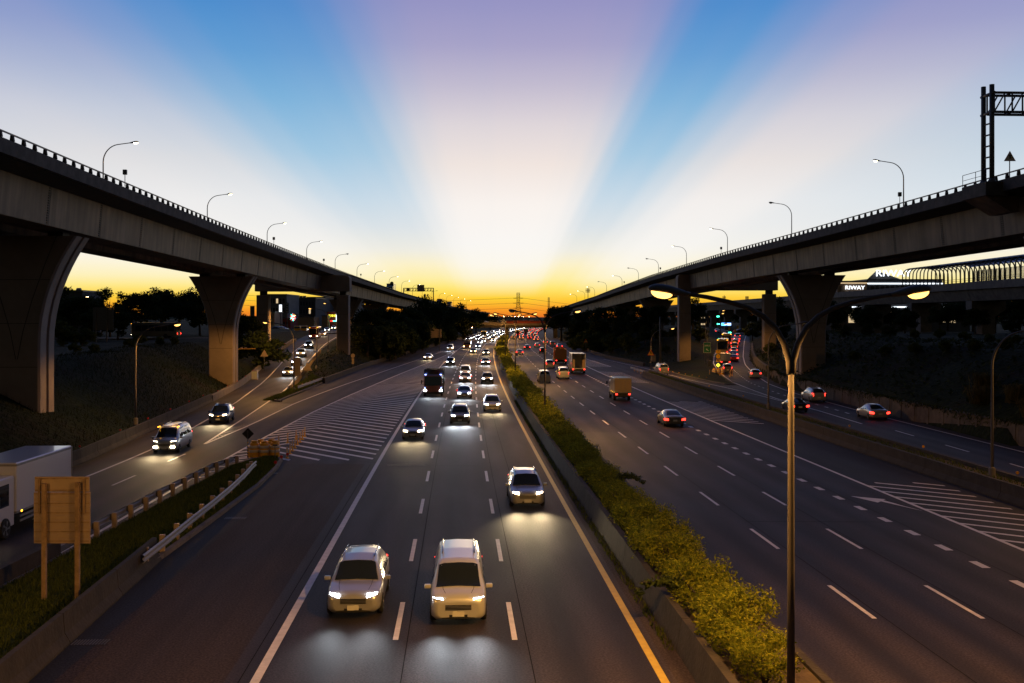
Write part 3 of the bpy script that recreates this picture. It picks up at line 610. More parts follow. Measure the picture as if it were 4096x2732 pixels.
# ------------------------------------------------------------------ elevated viaducts
TL = [(-40, 21.7), (60, 21.5), (108, 21.1), (172, 20.6), (207, 20.3), (282, 19.8), (366, 19.0), (505, 18.2), (615, 17.2), (800, 15.5), (1000, 14)]
TR = [(-40, 21.9), (76, 21.5), (97, 21.3), (130, 21.05), (164, 20.95), (198, 20.6), (240, 20.2), (288, 19.4), (380, 18.1), (500, 15.8), (600, 14.2), (800, 12)]
CR = [(380, 0), (500, -5.5), (600, -11), (800, -24)]
WID = 13.0
def vx(side, Y):      # inner edge of the deck
    return xr(Y) - 33.5 if side < 0 else xr(Y) + 37.5 + itp(CR, Y)
def vz(side, Y): return itp(TL if side < 0 else TR, Y)
def viaduct(side, label, y1):
    e = empty('viaduct', (vx(side, 79), 79, 0), label=label, cat='viaduct'); sg = side   # outward direction
    S = lambda Y, s, dz: (vx(side, Y) + sg * s, Y, vz(side, Y) + dz)
    ys = frange(-21, y1, 10.5)
    def part(name, prof, mt, yy=ys, caps=True, sm=False):
        b = MB(); b.loft([[S(Y, s, z) for s, z in prof] for Y in yy], closed=True, caps=caps, sm=sm); return wb(b, name, M[mt], e)
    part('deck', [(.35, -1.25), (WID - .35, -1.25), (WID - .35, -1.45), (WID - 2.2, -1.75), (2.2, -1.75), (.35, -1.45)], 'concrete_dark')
    for a, c in ((0, .34), (WID, WID - .34)):
        k = 1 if a == 0 else -1; o = part('parapet', [(a, -1.42), (a + k * .02, -.55), (a + k * .06, -.46), (a + k * .30, -.46), (c, -1.42)], 'parapet')
        b = MB(); b.loft([[S(Y, a + k * .08 + dx, z) for dx, z in ((0, -.10), (.07, -.10), (.14, -.05), (.14, .0), (0, 0))] for Y in ys], closed=True, caps=True); o2 = wb(b, 'handrail', M['rail_metal'], e)
        # rail posts: single ones near, one joined run far away
        pm = MB(); pm.prism([(-.03, -.47), (.22, -.47), (.16, -.09), (.02, -.09)], -.11, .11); me = pm.mesh('rail_post', M['parapet']); far_b = MB()
        y = 18.0
        while y < min(y1, 560):
            X = vx(side, y) + (0 if a == 0 else sg * WID) + (.02 if (sg * k) > 0 else -.20); Z = vz(side, y)
            if y < 235 and a == 0:
                o3 = inst('rail_post', me, e, Vector((X, y, Z)) - e.location)
            else: far_b.box(X, X + .2, y - .1, y + .1, Z - .47, Z - .09)
            y += 1.65
        fo = wb(far_b, 'rail_post_run', M['parapet'], e); fo['kind'] = 'stuff'
    # two steel box girders below the deck
    for a in (2.25, WID - 2.25 - 3.2):
        part('box_girder', [(a, -1.76), (a + .25, -4.60), (a + 2.95, -4.60), (a + 3.2, -1.76)], 'girder_steel')
    # inner web of the near girder: plate panels and bolted splices
    n = 0
    for Ya, Yb in zip(ys, ys[1:]):
        if Yb < 20: continue
        if n >= 60: break
        b = MB(); f = lambda Y, o: [S(Y, 2.25 - o, -1.80), S(Y, 2.5 - o, -4.58), S(Y, 2.5, -4.58), S(Y, 2.25, -1.80)]
        b.loft([f(Ya + .22, .025), f((Ya + Yb) / 2, .025), f(Yb - .22, .025)], closed=True, caps=True); wb(b, 'girder_panel', M['girder_steel'], e)
        b = MB()
        if Ya < 130:
            for i in range(15):
                t0 = -1.84 - i * .182; q = lambda z, o: 2.25 + .25 * (-1.8 - z) / 2.78 - o
                b.loft([[S(Y, q(t0, .05), t0), S(Y, q(t0 - .1, .05), t0 - .1), S(Y, q(t0 - .1, 0), t0 - .1), S(Y, q(t0, 0), t0)] for Y in (Ya - .17, Ya + .17)], closed=True, caps=True)
        else: b.loft([[S(Y, 2.20, -1.82), S(Y, 2.45, -4.56), S(Y, 2.52, -4.56), S(Y, 2.27, -1.82)] for Y in (Ya - .17, Ya + .17)], closed=True, caps=True)
        wb(b, 'splice_plate', M['girder_splice'], e); n += 1
    return e
viaduct(-1, 'long elevated viaduct with steel girders on the left of the highway', 900)
viaduct(1, 'long elevated viaduct with steel girders on the right of the highway', 640)

def flared_pier(side, Y, label):
    X = vx(side, Y) + side * WID / 2; top = vz(side, Y) - 5.0; base = min(terrain(X - 2, Y - 2), terrain(X + 2, Y - 2), terrain(X, Y + 2)) - .6
    e = empty('viaduct_pier', (X, Y, max(0, base)), rz=0, label=label, cat='pier')
    H = top - e.location.z
    hw = lambda h: 1.75 + 2.85 * max(0, 1 - h / 8.6) ** 2.1
    hs = [0, .5, 1, 1.6, 2.3, 3.1, 4, 5, 6.2, 7.4, 8.6, H + .6 + .5]
    # four faces with a groove down each side face
    sec = lambda w: [(-w + .12, -1.35), (w - .12, -1.35), (w, -1.2), (w, -.22), (w - .12, -.16), (w - .12, .16), (w, .22), (w, 1.2), (w - .12, 1.35), (-w + .12, 1.35), (-w, 1.2), (-w, .22), (-w + .12, .16), (-w + .12, -.16), (-w, -.22), (-w, -1.2)]
    b = MB(); b.loft([[(x, y, H - h) for x, y in sec(hw(h))] for h in hs][::-1], closed=True, caps=True); b.build('shaft', M['pier'], e)
    for s in (-1, 1):     # curved grooves in the front face
        b = MB(); P = [(s * 3.1, .0), (s * 2.2, 2.2), (s * 1.2, 5), (s * .5, 7.4), (s * .06, 9.6)]
        b.loft([[(x - .035, -1.356, H - h), (x + .035, -1.356, H - h)] for x, h in P]); b.build('groove', M['girder_splice'], e)
        b = MB(); b.loft([[(s * (hw(h) + .012), ya, H - h) for ya in ((-1.17, -.26) if s > 0 else (-.26, -1.17))] for h in hs]); b.build('lit_side_strip', M['pier_lit_side'], e)  # paler sheets painting sky light onto the side faces beside the groove
        b = MB(); b.loft([[(s * (hw(h) + .012), ya, H - h) for ya in ((.26, 1.17) if s > 0 else (1.17, .26))] for h in hs]); b.build('lit_side_strip', M['pier_lit_side'], e)
        b = MB(); b.cbox(s * 2.65 - .6, s * 2.65 + .6, -.6, .6, H, H + .42, .03); b.build('bearing', M['girder_splice'], e)
    for h in (3.4, 6.8, 10.2):  # pour joints
        if h < H: b = MB(); b.box(-hw(h) + .13, hw(h) - .13, -1.354, -1.349, H - h - .02, H - h + .02); b.build('pour_joint', M['girder_splice'], e)
for Y, l in ((79, 'nearest flared concrete pier of the left viaduct, cut by the picture edge'), (143, 'flared concrete pier standing on the left embankment by the yellow camera pole'),
             (271, 'flared pier half hidden by trees behind the square columns, left viaduct'), (335, 'far flared pier behind the trees under the left viaduct')): flared_pier(-1, Y, l)
for Y, l in ((79, 'flared pier of the right viaduct cut by the right picture edge'), (143, 'large flared concrete pier behind the twin-arm lamp, right viaduct'),
             (271, 'flared pier in the dark trees behind the twin-arm lamp head, right viaduct'), (335, 'far flared pier hidden in trees under the right viaduct')): flared_pier(1, Y, l)
def portal(side, Y, xa, xb, la):
    top = vz(side, Y) - 1.62; bot = top - 3.3
    e = empty('portal_pier', (xa, Y, max(0, terrain(xa, Y) - .5)), label=la, cat='pier'); zb = e.location.z
    rc = .75; poly = [(xa - 1.5, bot), (xb + 1.5, bot)]
    for k in range(7): t = R(90) * k / 6; poly.append((xb + 1.5 - rc + rc * math.cos(t), top - rc + rc * math.sin(t)))
    for k in range(7): t = R(90) + R(90) * k / 6; poly.append((xa - 1.5 + rc + rc * math.cos(t), top - rc + rc * math.sin(t)))
    b = MB(); b.prism(poly, Y - 1.4, Y + 1.4); wb(b, 'cross_beam', M['pier'], e)
    for x in (xa, xb):
        z0 = terrain(x, Y) - .8
        b = MB(); b.cbox(x - 1.22, x + 1.22, Y - 1.2, Y + 1.2, z0, bot - .75, .1); c = wb(b, 'column', M['pier'], e)
        b = MB(); b.box(x - .62, x + .62, Y - .7, Y + .7, bot - .75, bot); wb(b, 'bearing', M['girder_splice'], e)
        b = MB(); b.box(x + 1.225, x + 1.235, Y - 1.0, Y - .2, z0, bot - .85); b.box(x + 1.225, x + 1.235, Y + .2, Y + 1.0, z0, bot - .85); b.box(x - 1.235, x - 1.225, Y - 1.0, Y - .2, z0, bot - .85); wb(b, 'lit_side_strip', M['pier_lit_side'], e)  # paler sheets: sky light painted on the column sides
        for h in (4, 8):
            b = MB(); b.box(x - 1.12, x + 1.12, Y - 1.206, Y - 1.2, bot - .75 - h, bot - .71 - h); wb(b, 'pour_joint', M['girder_splice'], e)
    for x, s in ((xb + 1.5, 1), (xa - 1.5, -1)):
        b = MB(); b.box(x - .006, x + .006, Y - .2, Y + .2, bot + .6, bot + 1.2); wb(b, 'inspection_hatch', M['sign_black'], e)
portal(-1, 207, -51.4, -34.9, 'square-column portal pier spanning the slip road under the left viaduct')
portal(1, 207, 35.6, 53.2, 'square-column portal pier spanning the street under the right viaduct')

# ------------------------------------------------------------------ lamps
SODIUM = (1.0, .48, .10)
def lamp_light(parent, loc, energy, color=SODIUM, size=3.02, blend=.32):
    l = bpy.data.lights.new('lamp_light', 'SPOT'); l.energy = energy; l.color = color; l.spot_size = size; l.spot_blend = blend; l.shadow_soft_size = .18
    o = link(bpy.data.objects.new('lamp_light', l), parent); o.location = loc; return o
def head_mesh():
    """cobra head pointing +X, root at the origin"""
    b = MB(); rows = []
    for x, w, zt, zb in ((0, .07, .06, -.06), (.12, .085, .075, -.075), (.3, .12, .11, -.09), (.55, .18, .155, -.10), (.8, .215, .17, -.10), (1.0, .20, .15, -.09), (1.14, .13, .09, -.06), (1.2, .04, .02, -.02)):
        rows.append([(x, w * math.cos(t), (zt if math.sin(t) > 0 else -zb) * math.sin(t)) for t in [2 * math.pi * k / 14 for k in range(14)]])
    b.loft(rows, closed=True, caps=True, sm=True); hm = b
    l = MB(); rows = []
    for k in range(6):
        t = R(90) * k / 5; rows.append([(.80 + .31 * math.cos(t) * math.cos(a), .19 * math.cos(t) * math.sin(a), -.07 - .17 * math.sin(t)) for a in [2 * math.pi * j / 14 for j in range(14)]])
    l.loft(rows[:-1], closed=True, sm=True, caps=True); return hm, l
_h, _l = head_mesh(); HEAD = _h.mesh('lamp_head', M['post_dark'])
LENS = {k: _l.mesh('lens', M[k]) for k in ('sodium', 'lamp_white', 'lamp_small', 'lens_off')}
def add_head(parent, loc, rz, tilt, lens):
    h = inst('lamp_head', HEAD, parent, loc, (0, -tilt, rz), (.86, .86, .86)); inst('lens', LENS[lens], h); return h
POLES = {}
def single_lamp(loc, rz, label, H=9.6, A=2.7, lens='sodium', light=0, mt='post_grey', base=True, group=None, r=.095):
    """curved single-arm lamp, the arm reaching along local +X"""
    e = empty('street_lamp', loc, rz, label=label, cat='street lamp', group=group); key = (H, A, mt, r)
    if key not in POLES:
        b = MB(); hb = H - A * .72; pts = [(0, 0, 0), (0, 0, hb * .5), (0, 0, hb)]; rr = [r, r * .85, r * .7]
        for k in range(1, 9):
            t = R(82) * k / 8; pts.append((A * .62 * (1 - math.cos(t)), 0, hb + A * .66 * math.sin(t))); rr.append(r * (.7 - .02 * k))
        pts.append((A * .95, 0, H - .02)); rr.append(r * .5); b.tube(pts, rr, 9); POLES[key] = (b.mesh('pole', M[mt]), pts[-1])
    me, tip = POLES[key]; inst('pole', me, e); h = add_head(e, tip, 0, R(7), lens)
    if base: b = MB(); b.lathe([(.24, 0), (.2, .06), (.2, .5), (.12, .6)], 8); b.build('base', M[mt], e)
    if light: lamp_light(h, (.85, 0, -.35), light)
    return e
def double_lamp(Y, label, lens=('sodium', 'sodium'), light=0, o=2.35, group=None):
    e = empty('twin_arm_lamp', (xr(Y) + o, Y, .45), head(Y), label=label, cat='street lamp', group=group); z0 = -.45
    b = MB(); b.tube([(0, 0, 0), (0, 0, 3.5), (0, 0, 7.2), (0, 0, 8.36)], [.098, .088, .076, .07], 12); b.build('pole', M['post_lamp'], e)
    b = MB(); b.lathe([(.2, 0), (.17, .05), (.17, .45), (.12, .55)], 10); b.build('base', M['post_lamp'], e)
    for k, s in enumerate((-1, 1)):
        pts = [(s * .02, 0, 8.2), (s * .05, 0, 8.5), (s * .17, 0, 8.92), (s * .38, 0, 9.3), (s * .68, 0, 9.58), (s * 1.05, 0, 9.78), (s * 1.5, 0, 9.92), (s * 2.05, 0, 10.04), (s * 2.45, 0, 10.10)]
        b = MB(); b.tube(pts, [.085, .08, .075, .07, .066, .062, .058, .054, .05], 10); b.build('arm', M['post_lamp'], e)
        h = add_head(e, pts[-1], 0 if s > 0 else math.pi, R(9), lens[k])
        if light and lens[k] != 'lens_off': lamp_light(h, (.85, 0, -.36), light * 1.25)
    return e
SOD = 4900
double_lamp(24.1, 'tall twin-arm lamp in front, rising from the hedge', light=SOD)
double_lamp(95, 'second twin-arm lamp from the camera, one head dark', ('lens_off', 'sodium'), SOD)
double_lamp(158, 'third twin-arm lamp along the hedge', light=SOD)
double_lamp(223, 'fourth twin-arm lamp along the hedge', light=SOD)
for Y in (290, 358, 426): double_lamp(Y, 'far twin-arm lamp on the median before the overpass', light=SOD, group='far median lamps')
double_lamp(470, 'median lamp lighting the overpass parapet', light=SOD * 1.5)
for Y in (560, 640, 730, 830): double_lamp(Y, 'distant twin-arm lamp beyond the overpass', ('lamp_small', 'lamp_small'), group='median lamps beyond the overpass')
double_lamp(-42, 'twin-arm lamp of the median row behind the camera', light=SOD * .5)
# lamps of the slip roads
single_lamp((itp(LB, 20) + .0, 20, .9), 0, 'lamp of the slip road row just outside the picture on the left', H=8.5, A=3.0, light=SOD * .7)
single_lamp((itp(LB, 84.9) + .0, 84.9, .9), 0, 'curved lamp on the barrier in front of the dark left embankment', H=8.5, A=3.0, light=SOD * .6)
single_lamp((-28.9, 132.6, .14), R(180), 'lamp on the tip of the grass wedge, arm over the slip road', H=9.2, A=3.3, light=SOD * .9)
for x, y, l in ((-33.2, 170, 'lamp beside the slip road just above the guardrail bend'), (-38.6, 210, 'lamp on the slope by the square column, arm over the slip road'), (-43.0, 250, 'lamp beyond the square column on the slip road')):
    single_lamp((x, y, terrain(x, y) - .1), R(180), l, H=9.2, A=3.3, light=SOD)
for x, y in ((-47.5, 290), (-51.5, 330), (-58, 372)): single_lamp((x, y, itp(ZL, y)), R(180), 'small far lamp along the town end of the slip road', H=9.2, A=3.3, light=SOD * .6, group='town slip road lamps')
single_lamp((23.9, 172, .1), 0, 'lamp with a merge sign on its pole at the start of the double barrier', H=8.0, A=3.2, light=SOD * .6)
single_lamp((rb0(100) + .85, 100, .8), 0, 'unlit lamp on the double barrier in front of the green road sign', H=8.6, A=3.1, lens='lens_off')
single_lamp((rb0(58.5) + .85, 57.6, .8), 0, 'lamp on the double barrier at the right picture edge', H=8.6, A=3.1, light=SOD * .3)
single_lamp((38.6, 198, .3), R(0), 'lamp beside the green U-turn sign at the gore', H=8.4, A=3.2, light=SOD * .5)
single_lamp((46.5, 240, 1.6), R(0), 'lamp beside the street behind the green sign', H=9.4, A=3.6, light=SOD * .6)
single_lamp((55.5, 282, 3.0), R(0), 'far lamp by the traffic lights on the street', H=9.0, A=3.6, light=SOD * .6)
single_lamp((-94.5, 215, 5.6), 0, 'small lit lamp above the left trees beside the nearest pier', H=8.9, A=2.6, lens='lamp_small', base=False)
single_lamp((-81.2, 228, 5.6), 0, 'small lit lamp shining through the umbrella-shaped trees', H=7.8, A=1.6, lens='lamp_small', base=False)
# lamps along the viaduct decks
for i in range(17):
    Y = 113.5 + 44.6 * i
    single_lamp((vx(-1, Y) - WID + .15, Y, vz(-1, Y) - .5), head(Y), ('nearest lit lamp on the left viaduct deck', 'second lamp on the left viaduct deck', 'third lamp on the left viaduct deck')[i] if i < 3 else 'lamp in the receding row on the left viaduct deck', H=9.3, A=3.1, lens='lens_off' if i in (4, 11) else 'lamp_white', base=False, light=500 if i < 2 else 0, mt='post_dark', group=None if i < 3 else 'deck lamps of the left viaduct')
for i in range(11):
    Y = 127 + 44.8 * i
    single_lamp((vx(1, Y) + WID - .15, Y, vz(1, Y) - .5), R(180) + head(Y), ('nearest lit lamp on the right viaduct deck', 'unlit second lamp on the right viaduct deck', 'third lamp on the right viaduct deck')[i] if i < 3 else 'lamp in the receding row on the right viaduct deck', H=9.3, A=3.1, lens='lens_off' if i in (1, 4, 5, 7) else 'lamp_white', base=False, light=500 if i == 0 else 0, mt='post_dark', group=None if i < 3 else 'deck lamps of the right viaduct')
# small sensor boxes on posts along the inner parapets
for side, ys in ((-1, (84, 148, 196, 254, 322)), (1, (99, 170, 228, 290))):
    for Y in ys:
        X = vx(side, Y) + side * .3; e = empty('parapet_box', (X, Y, vz(side, Y) - .3), label='small box on a thin post along the %s viaduct parapet' % ('left' if side < 0 else 'right'), cat='sensor box', group='parapet boxes %s' % ('left' if side < 0 else 'right'))
        b = MB(); b.tube([(0, 0, 0), (0, 0, 1.0)], .03, 6); b.build('stem', M['post_dark'], e); b = MB(); b.cbox(-.16, .16, -.12, .12, 1.0, 1.42, .02); b.build('box', M['post_dark'], e)

# ------------------------------------------------------------------ sign gantries on the viaducts
def truss(e, x0, x1, z0, z1, yd, bays, r, mt):
    b = MB()
    for z in (z0, z1):
        for y in (-yd, yd): b.tube([(x0, y, z), (x1, y, z)], r, 8)
    b.build('chord_tubes', M[mt], e)
    for i in range(bays + 1):
        x = x0 + (x1 - x0) * i / bays; b = MB()
        for y in (-yd, yd):
            b.tube([(x, y, z0), (x, y, z1)], r * .6, 6)
            if i < bays: b.tube([(x, y, z0), (x + (x1 - x0) / bays * .6, y, z1)], r * .55, 6)
        b.tube([(x, -yd, z1), (x, yd, z1)], r * .6, 6); b.tube([(x, -yd, z0), (x, yd, z0)], r * .6, 6); b.build('truss_bay', M[mt], e)
Yg = 81.0; Xg = vx(1, Yg); Zg = vz(1, Yg)
e = empty('sign_gantry', (Xg - .35, Yg, Zg - .6), head(Yg), label='dark tubular sign gantry on the right viaduct at the picture edge', cat='gantry')
for y in (-.55, .75):
    b = MB(); b.tube([(0, y, 0), (0, y, 7.9 if y < 0 else 8.0)], .19, 12); b.lathe([(.34, 0), (.34, .1), (.2, .35)], 10, cy=y); b.build('post', M['post_dark'], e)
b = MB()
for z in (1.2, 2.1, 3.0, 3.9, 4.8): b.tube([(0, -.55, z), (0, .75, z + .05)], .07, 8)
b.build('rungs', M['post_dark'], e)
for z in (5.7, 7.2): b = MB(); b.tube([(0, -.95, z), (0, 1.1, z)], .12, 10); b.build('cross_tube', M['post_dark'], e)
truss(e, .2, 13.5, 5.7, 7.25, .55, 9, .11, 'post_dark')
b = MB(); b.cbox(-1.0, .9, -1.5, 2.4, -1.15, -.02, .05); b.build('corbel', M['parapet'], e)
b = MB(); b.prism([(-.9, -1.15), (1.9, -1.15), (1.9, -2.4), (1.2, -2.4)], -1.2, 2.1); b.build('bracket', M['girder_steel'], e)
b = MB()
for y in (-1.45, .2, 2.3): b.tube([(-.95, y, 0), (-.95, y, .95)], .025, 6)
b.tube([(-.95, -1.45, .95), (-.95, 2.3, .95)], .025, 6); b.tube([(-.95, -1.45, .5), (-.95, 2.3, .5)], .02, 6); b.build('railing', M['post_dark'], e)
Yg = 490
e = empty('sign_gantry', (vx(-1, Yg) + .3, Yg, vz(-1, Yg) - .8), head(Yg), label='sign gantry spanning the far deck of the left viaduct', cat='gantry')
for x in (0, -14.6):
    b = MB(); b.tube([(x, 0, 0), (x, 0, 7.0)], .24, 10); b.build('post', M['post_dark'], e)
truss(e, -14.6, 0, 5.5, 6.9, .4, 10, .14, 'post_dark')
b = MB(); b.cbox(-7.9, -4.4, -.75, -.62, 5.2, 8.5, .03); o = b.build('sign_panel', M['sign_back'], e)
b = MB(); b.box(-6.6, -6.35, -.82, -.76, 5.2, 8.5); b.box(-5.8, -5.55, -.82, -.76, 5.2, 8.5); b.build('stiffener', M['post_dark'], o)

# ------------------------------------------------------------------ the far overpass
e = empty('overpass_bridge', (-26, 490, 0), label='concrete overpass crossing the highway in the distance', cat='bridge')
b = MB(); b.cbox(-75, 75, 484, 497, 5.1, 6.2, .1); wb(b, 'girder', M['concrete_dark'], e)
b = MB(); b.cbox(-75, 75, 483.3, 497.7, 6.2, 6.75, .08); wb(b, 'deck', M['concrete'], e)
for y in (483.3, 497.4): b = MB(); b.box(-75, 75, y, y + .3, 6.75, 7.7); wb(b, 'parapet', M['concrete'], e)
b = MB()
for i in range(76): b.box(-75 + i * 2, -74.9 + i * 2, 483.4, 483.5, 7.7, 8.4)
b.box(-75, 75, 483.38, 483.52, 8.3, 8.4); b.box(-75, 75, 483.38, 483.52, 7.95, 8.02); wb(b, 'railing', M['rail_metal'], e)
b = MB(); b.box(-3, 17, 483.2, 483.29, 7.2, 8.5); wb(b, 'screen', M['facade_red'], e)
for x in (-23.5, 1.2 - 5.7 + 2, 21.2):
    for y in (486.5, 494):
        b = MB(); b.cbox(x - .9, x + .9, y - .9, y + .9, -.2, 5.1, .1); wb(b, 'column', M['concrete_dark'], e)
b = MB(); b.cbox(-26, -20.5, 485, 496, 4.2, 5.12, .1); wb(b, 'cross_head', M['concrete_dark'], e)
for x in (-20.9, 25.5): single_lamp((x, 482.5, 0), 0 if x < 0 else R(180), 'small lamp at the overpass abutment', H=5.2, A=1.0, lens='lamp_small', base=False, light=250, group='overpass abutment lamps')

# ------------------------------------------------------------------ metro viaduct with arched canopy, right
MX0, MX1, MT = 90.5, 99.0, 17.0
e = empty('metro_viaduct', (MX0, 180, 0), label='concrete metro viaduct behind the trees on the right', cat='viaduct')
ys = frange(110, 720, 30)
b = MB()
b.box(MX0, MX1, 110, 720, MT - 1.3, MT - 1.0); wb(b, 'deck', M['concrete_dark'], e)
for x in (MX0 - .15, MX1 - .15): b = MB(); b.cbox(x, x + .3, 110, 720, MT - 1.5, MT, .04); wb(b, 'parapet', M['concrete'], e)
for Ya, Yb in zip(ys, ys[1:]):
    b = MB(); b.loft([[(MX0 + .3, Y, MT - 1.3), (MX0 + 1.4, Y, MT - 3.7), (MX1 - 1.4, Y, MT - 3.7), (MX1 - .3, Y, MT - 1.3)] for Y in (Ya + .06, Yb - .06)], closed=True, caps=True); wb(b, 'box_girder', M['concrete_light'], e)
for Y in ys[1:-1]:
    z0 = max(4, terrain(94.7, Y) - .5); b = MB(); b.loft([[(x, y, z) for x, y in ((94.75 - w, Y - 1.3), (94.75 + w, Y - 1.3), (94.75 + w, Y + 1.3), (94.75 - w, Y + 1.3))] for z, w in ((z0, 1.3), (10.2, 1.3), (11.6, 3.4), (MT - 3.72, 3.4))], closed=True, caps=True); wb(b, 'column', M['concrete_light'], e)
e = empty('arched_canopy', (MX0, 232, MT), label='arched steel canopy over the metro track on the right', cat='canopy')
am = MB(); pts = []
for k in range(17):
    t = math.pi * k / 16; c = math.cos(t); s = math.sin(t); pts.append((4.1 - 4.0 * math.copysign(abs(c) ** .55, c), 0, 1.9 + 2.5 * s ** .6))
am.tube([(.1, 0, 0)] + pts + [(8.1, 0, 0)], .13, 8); AR = am.mesh('arch_rib', M['rail_metal'])
nr = 46
for i in range(nr): inst('arch_rib', AR, e, (0, -2.0 * i, 0))
for i in range(9, nr - 1):
    for a, c in ((4, 7), (7, 10), (10, 13)):
        b = MB(); b.loft([[(pts[k][0], y, pts[k][2] + .1) for k in range(a, c + 1)] for y in (-2 * i - .08, -2 * i - 1.92)]); b.build('roof_panel', M['rail_metal'] if a < 10 else M['glass_pane'], e)
    b = MB(); b.loft([[(8.16, y, z) for z in (.3, 1.1, 1.9, 3.0)] for y in (-2 * i - .1, -2 * i - 1.9)]); b.build('wall_pane', M['glass_pane'], e)
b = MB()
for z in (.6, 1.0, 1.4): b.tube([(8.1, 0, z), (8.1, -2 * nr, z)], .04, 6)
for k in (5, 8, 11): b.tube([(pts[k][0], 0, pts[k][2]), (pts[k][0], -2 * nr, pts[k][2])], .07, 6)
b.build('purlin', M['rail_metal'], e)
# distant second elevated line behind the junction
for x in (94.8,): pass

# ------------------------------------------------------------------ text helper
def text(body, size, mt, parent, loc, rz=0, align='CENTER', ext=.01, name='lettering', rx=90, sx=1.0, rot=None):
    c = bpy.data.curves.new(name, 'FONT'); c.body = body; c.size = size; c.align_x = align; c.align_y = 'CENTER'; c.extrude = ext; c.materials.append(M[mt])
    t = bpy.data.objects.new(name, c); me = bpy.data.meshes.new_from_object(t); bpy.data.objects.remove(t); bpy.data.curves.remove(c)
    if not me.materials: me.materials.append(M[mt])
    o = link(bpy.data.objects.new(name, me), parent); o.location = loc; o.rotation_euler = rot or (R(rx), 0, rz); o.scale = (sx, 1, 1); return o

# ------------------------------------------------------------------ buildings
def windows(e, x0, x1, z0, z1, y, nx, nz, lit=.15, fx=.6, fz=.5, mt='window_dark'):
    for i in range(nx):
        for k in range(nz):
            cx = x0 + (x1 - x0) * (i + .5) / nx; cz = z0 + (z1 - z0) * (k + .5) / nz; w = (x1 - x0) / nx * fx / 2; h = (z1 - z0) / nz * fz / 2
            b = MB(); b.box(cx - w, cx + w, y - .06, y + .1, cz - h, cz + h); f = wb(b, 'window', M['window_lit' if random.random() < lit else mt], e)
            b = MB(); b.box(cx - w - .1, cx + w + .1, y - .12, y - .02, cz - h - .12, cz - h); s = wb(b, 'sill', M['facade_grey'], f); s.location = (0, 0, 0)
def building(label, u0, u1, v1, Y, depth, base, mt, wins=None, roof=None, name='factory_building', lit=.12):
    x0, x1 = (u0 - UC) / FOC * Y, (u1 - UC) / FOC * Y; z1 = EYE - (v1 - HOR) * Y / FOC
    e = empty(name, (x0, Y, base), label=label, cat='building')
    b = MB(); b.cbox(x0, x1, Y, Y + depth, base - 1, z1, .05); wb(b, 'wall', M[mt], e)
    b = MB(); b.box(x0 - .25, x1 + .25, Y - .25, Y + depth + .25, z1, z1 + .4); wb(b, 'roof', M['metal_roof'], e)
    if wins: windows(e, x0 + .8, x1 - .8, base + 1.5, z1 - .8, Y, wins[0], wins[1], lit)
    return e, x0, x1, z1
building('big dark grey factory block behind the slip road, left of the rooftop vents', 1070, 1147, 1179, 520, 30, 5, 'facade_grey', (5, 3), lit=.05)
e, x0, x1, z1 = building('dark factory with four box vents on its roof', 1158, 1262, 1193, 560, 30, 5, 'facade_dark', (8, 3), lit=.08)
for i in range(4):
    xx = x0 + 1.2 + i * 1.95; b = MB(); b.cbox(xx, xx + 1.5, 562, 564, z1 + .4, z1 + 1.4, .05); wb(b, 'roof_vent', M['facade_grey'], e)
building('flat dark block behind the sodium lamps, right of the vented factory', 1228, 1300, 1190, 590, 30, 5, 'facade_dark', (6, 3), lit=.08)
building('low dark hall under the viaduct, far left town', 1296, 1420, 1204, 620, 40, 5, 'facade_dark', (8, 2), lit=.1)
building('tan roadside building beside the square column', 1078, 1098, 1250, 400, 14, 5, 'facade_tan', (2, 2), lit=.2, name='roadside_building')
building('pale corrugated shed behind the parked yellow trucks', 1182, 1256, 1270, 440, 12, 5, 'facade_tan', None, name='shed')
building('brick-red low house with slatted front, left town', 1098, 1162, 1274, 420, 14, 5, 'facade_red', (4, 1), lit=.1, name='roadside_building')
e, x0, x1, z1 = building('red shop front with yellow neon lettering', 1308, 1352, 1247, 455, 14, 5, 'facade_red', None, name='shop_building')
text('聖華壇', 1.2, 'neon_yellow', e, Vector(((x0 + x1) / 2, 454.7, z1 - 1.9)) - e.location)
b = MB(); b.box(x0 + 1.6, x0 + 2.6, 454.7, 454.95, 8.3, 8.55); wb(b, 'neon_bar', M['neon_red'], e); b = MB(); b.box(x0 + 2.8, x0 + 4.2, 454.7, 454.95, 8.3, 8.55); wb(b, 'neon_bar', M['neon_green'], e)
building('dull yellow shop sign wall next to the neon shop', 1287, 1312, 1265, 450, 10, 5, 'facade_tan', None, name='shop_building')
def light_box(label, u0, u1, v0, v1, Y, mt, body='', tm='sign_white', vert=True, base=None):
    p0, p1 = atY(u0, v0, Y), atY(u1, v1, Y); e = empty('sign_tower', ((p0.x + p1.x) / 2, Y, base if base is not None else 5), label=label, cat='sign')
    b = MB(); b.cbox(p0.x, p1.x, Y - .2, Y + .2, p1.z, p0.z, .03); wb(b, 'panel', M[mt], e)
    b = MB(); b.box((p0.x + p1.x) / 2 - .12, (p0.x + p1.x) / 2 + .12, Y - .1, Y + .1, 4.5, p1.z); wb(b, 'post', M['post_dark'], e)
    if body:
        n = len(body); h = (p0.z - p1.z) / n
        for i, ch in enumerate(body): text(ch, min(h, (p1.x - p0.x)) * .85, tm, e, Vector(((p0.x + p1.x) / 2, Y - .22, p0.z - h * (i + .5))) - e.location)
    return e
light_box('glowing white and blue vertical sign, left town', 1117, 1127, 1219, 1247, 400, 'neon_white')
light_box('dark vertical sign tower with pale letters beside the white sign', 1143, 1155, 1211, 1252, 390, 'facade_dark', 'DURO', 'sign_white')
light_box('dark sign board on the far left of the square column', 1001, 1018, 1224, 1265, 300, 'facade_dark')
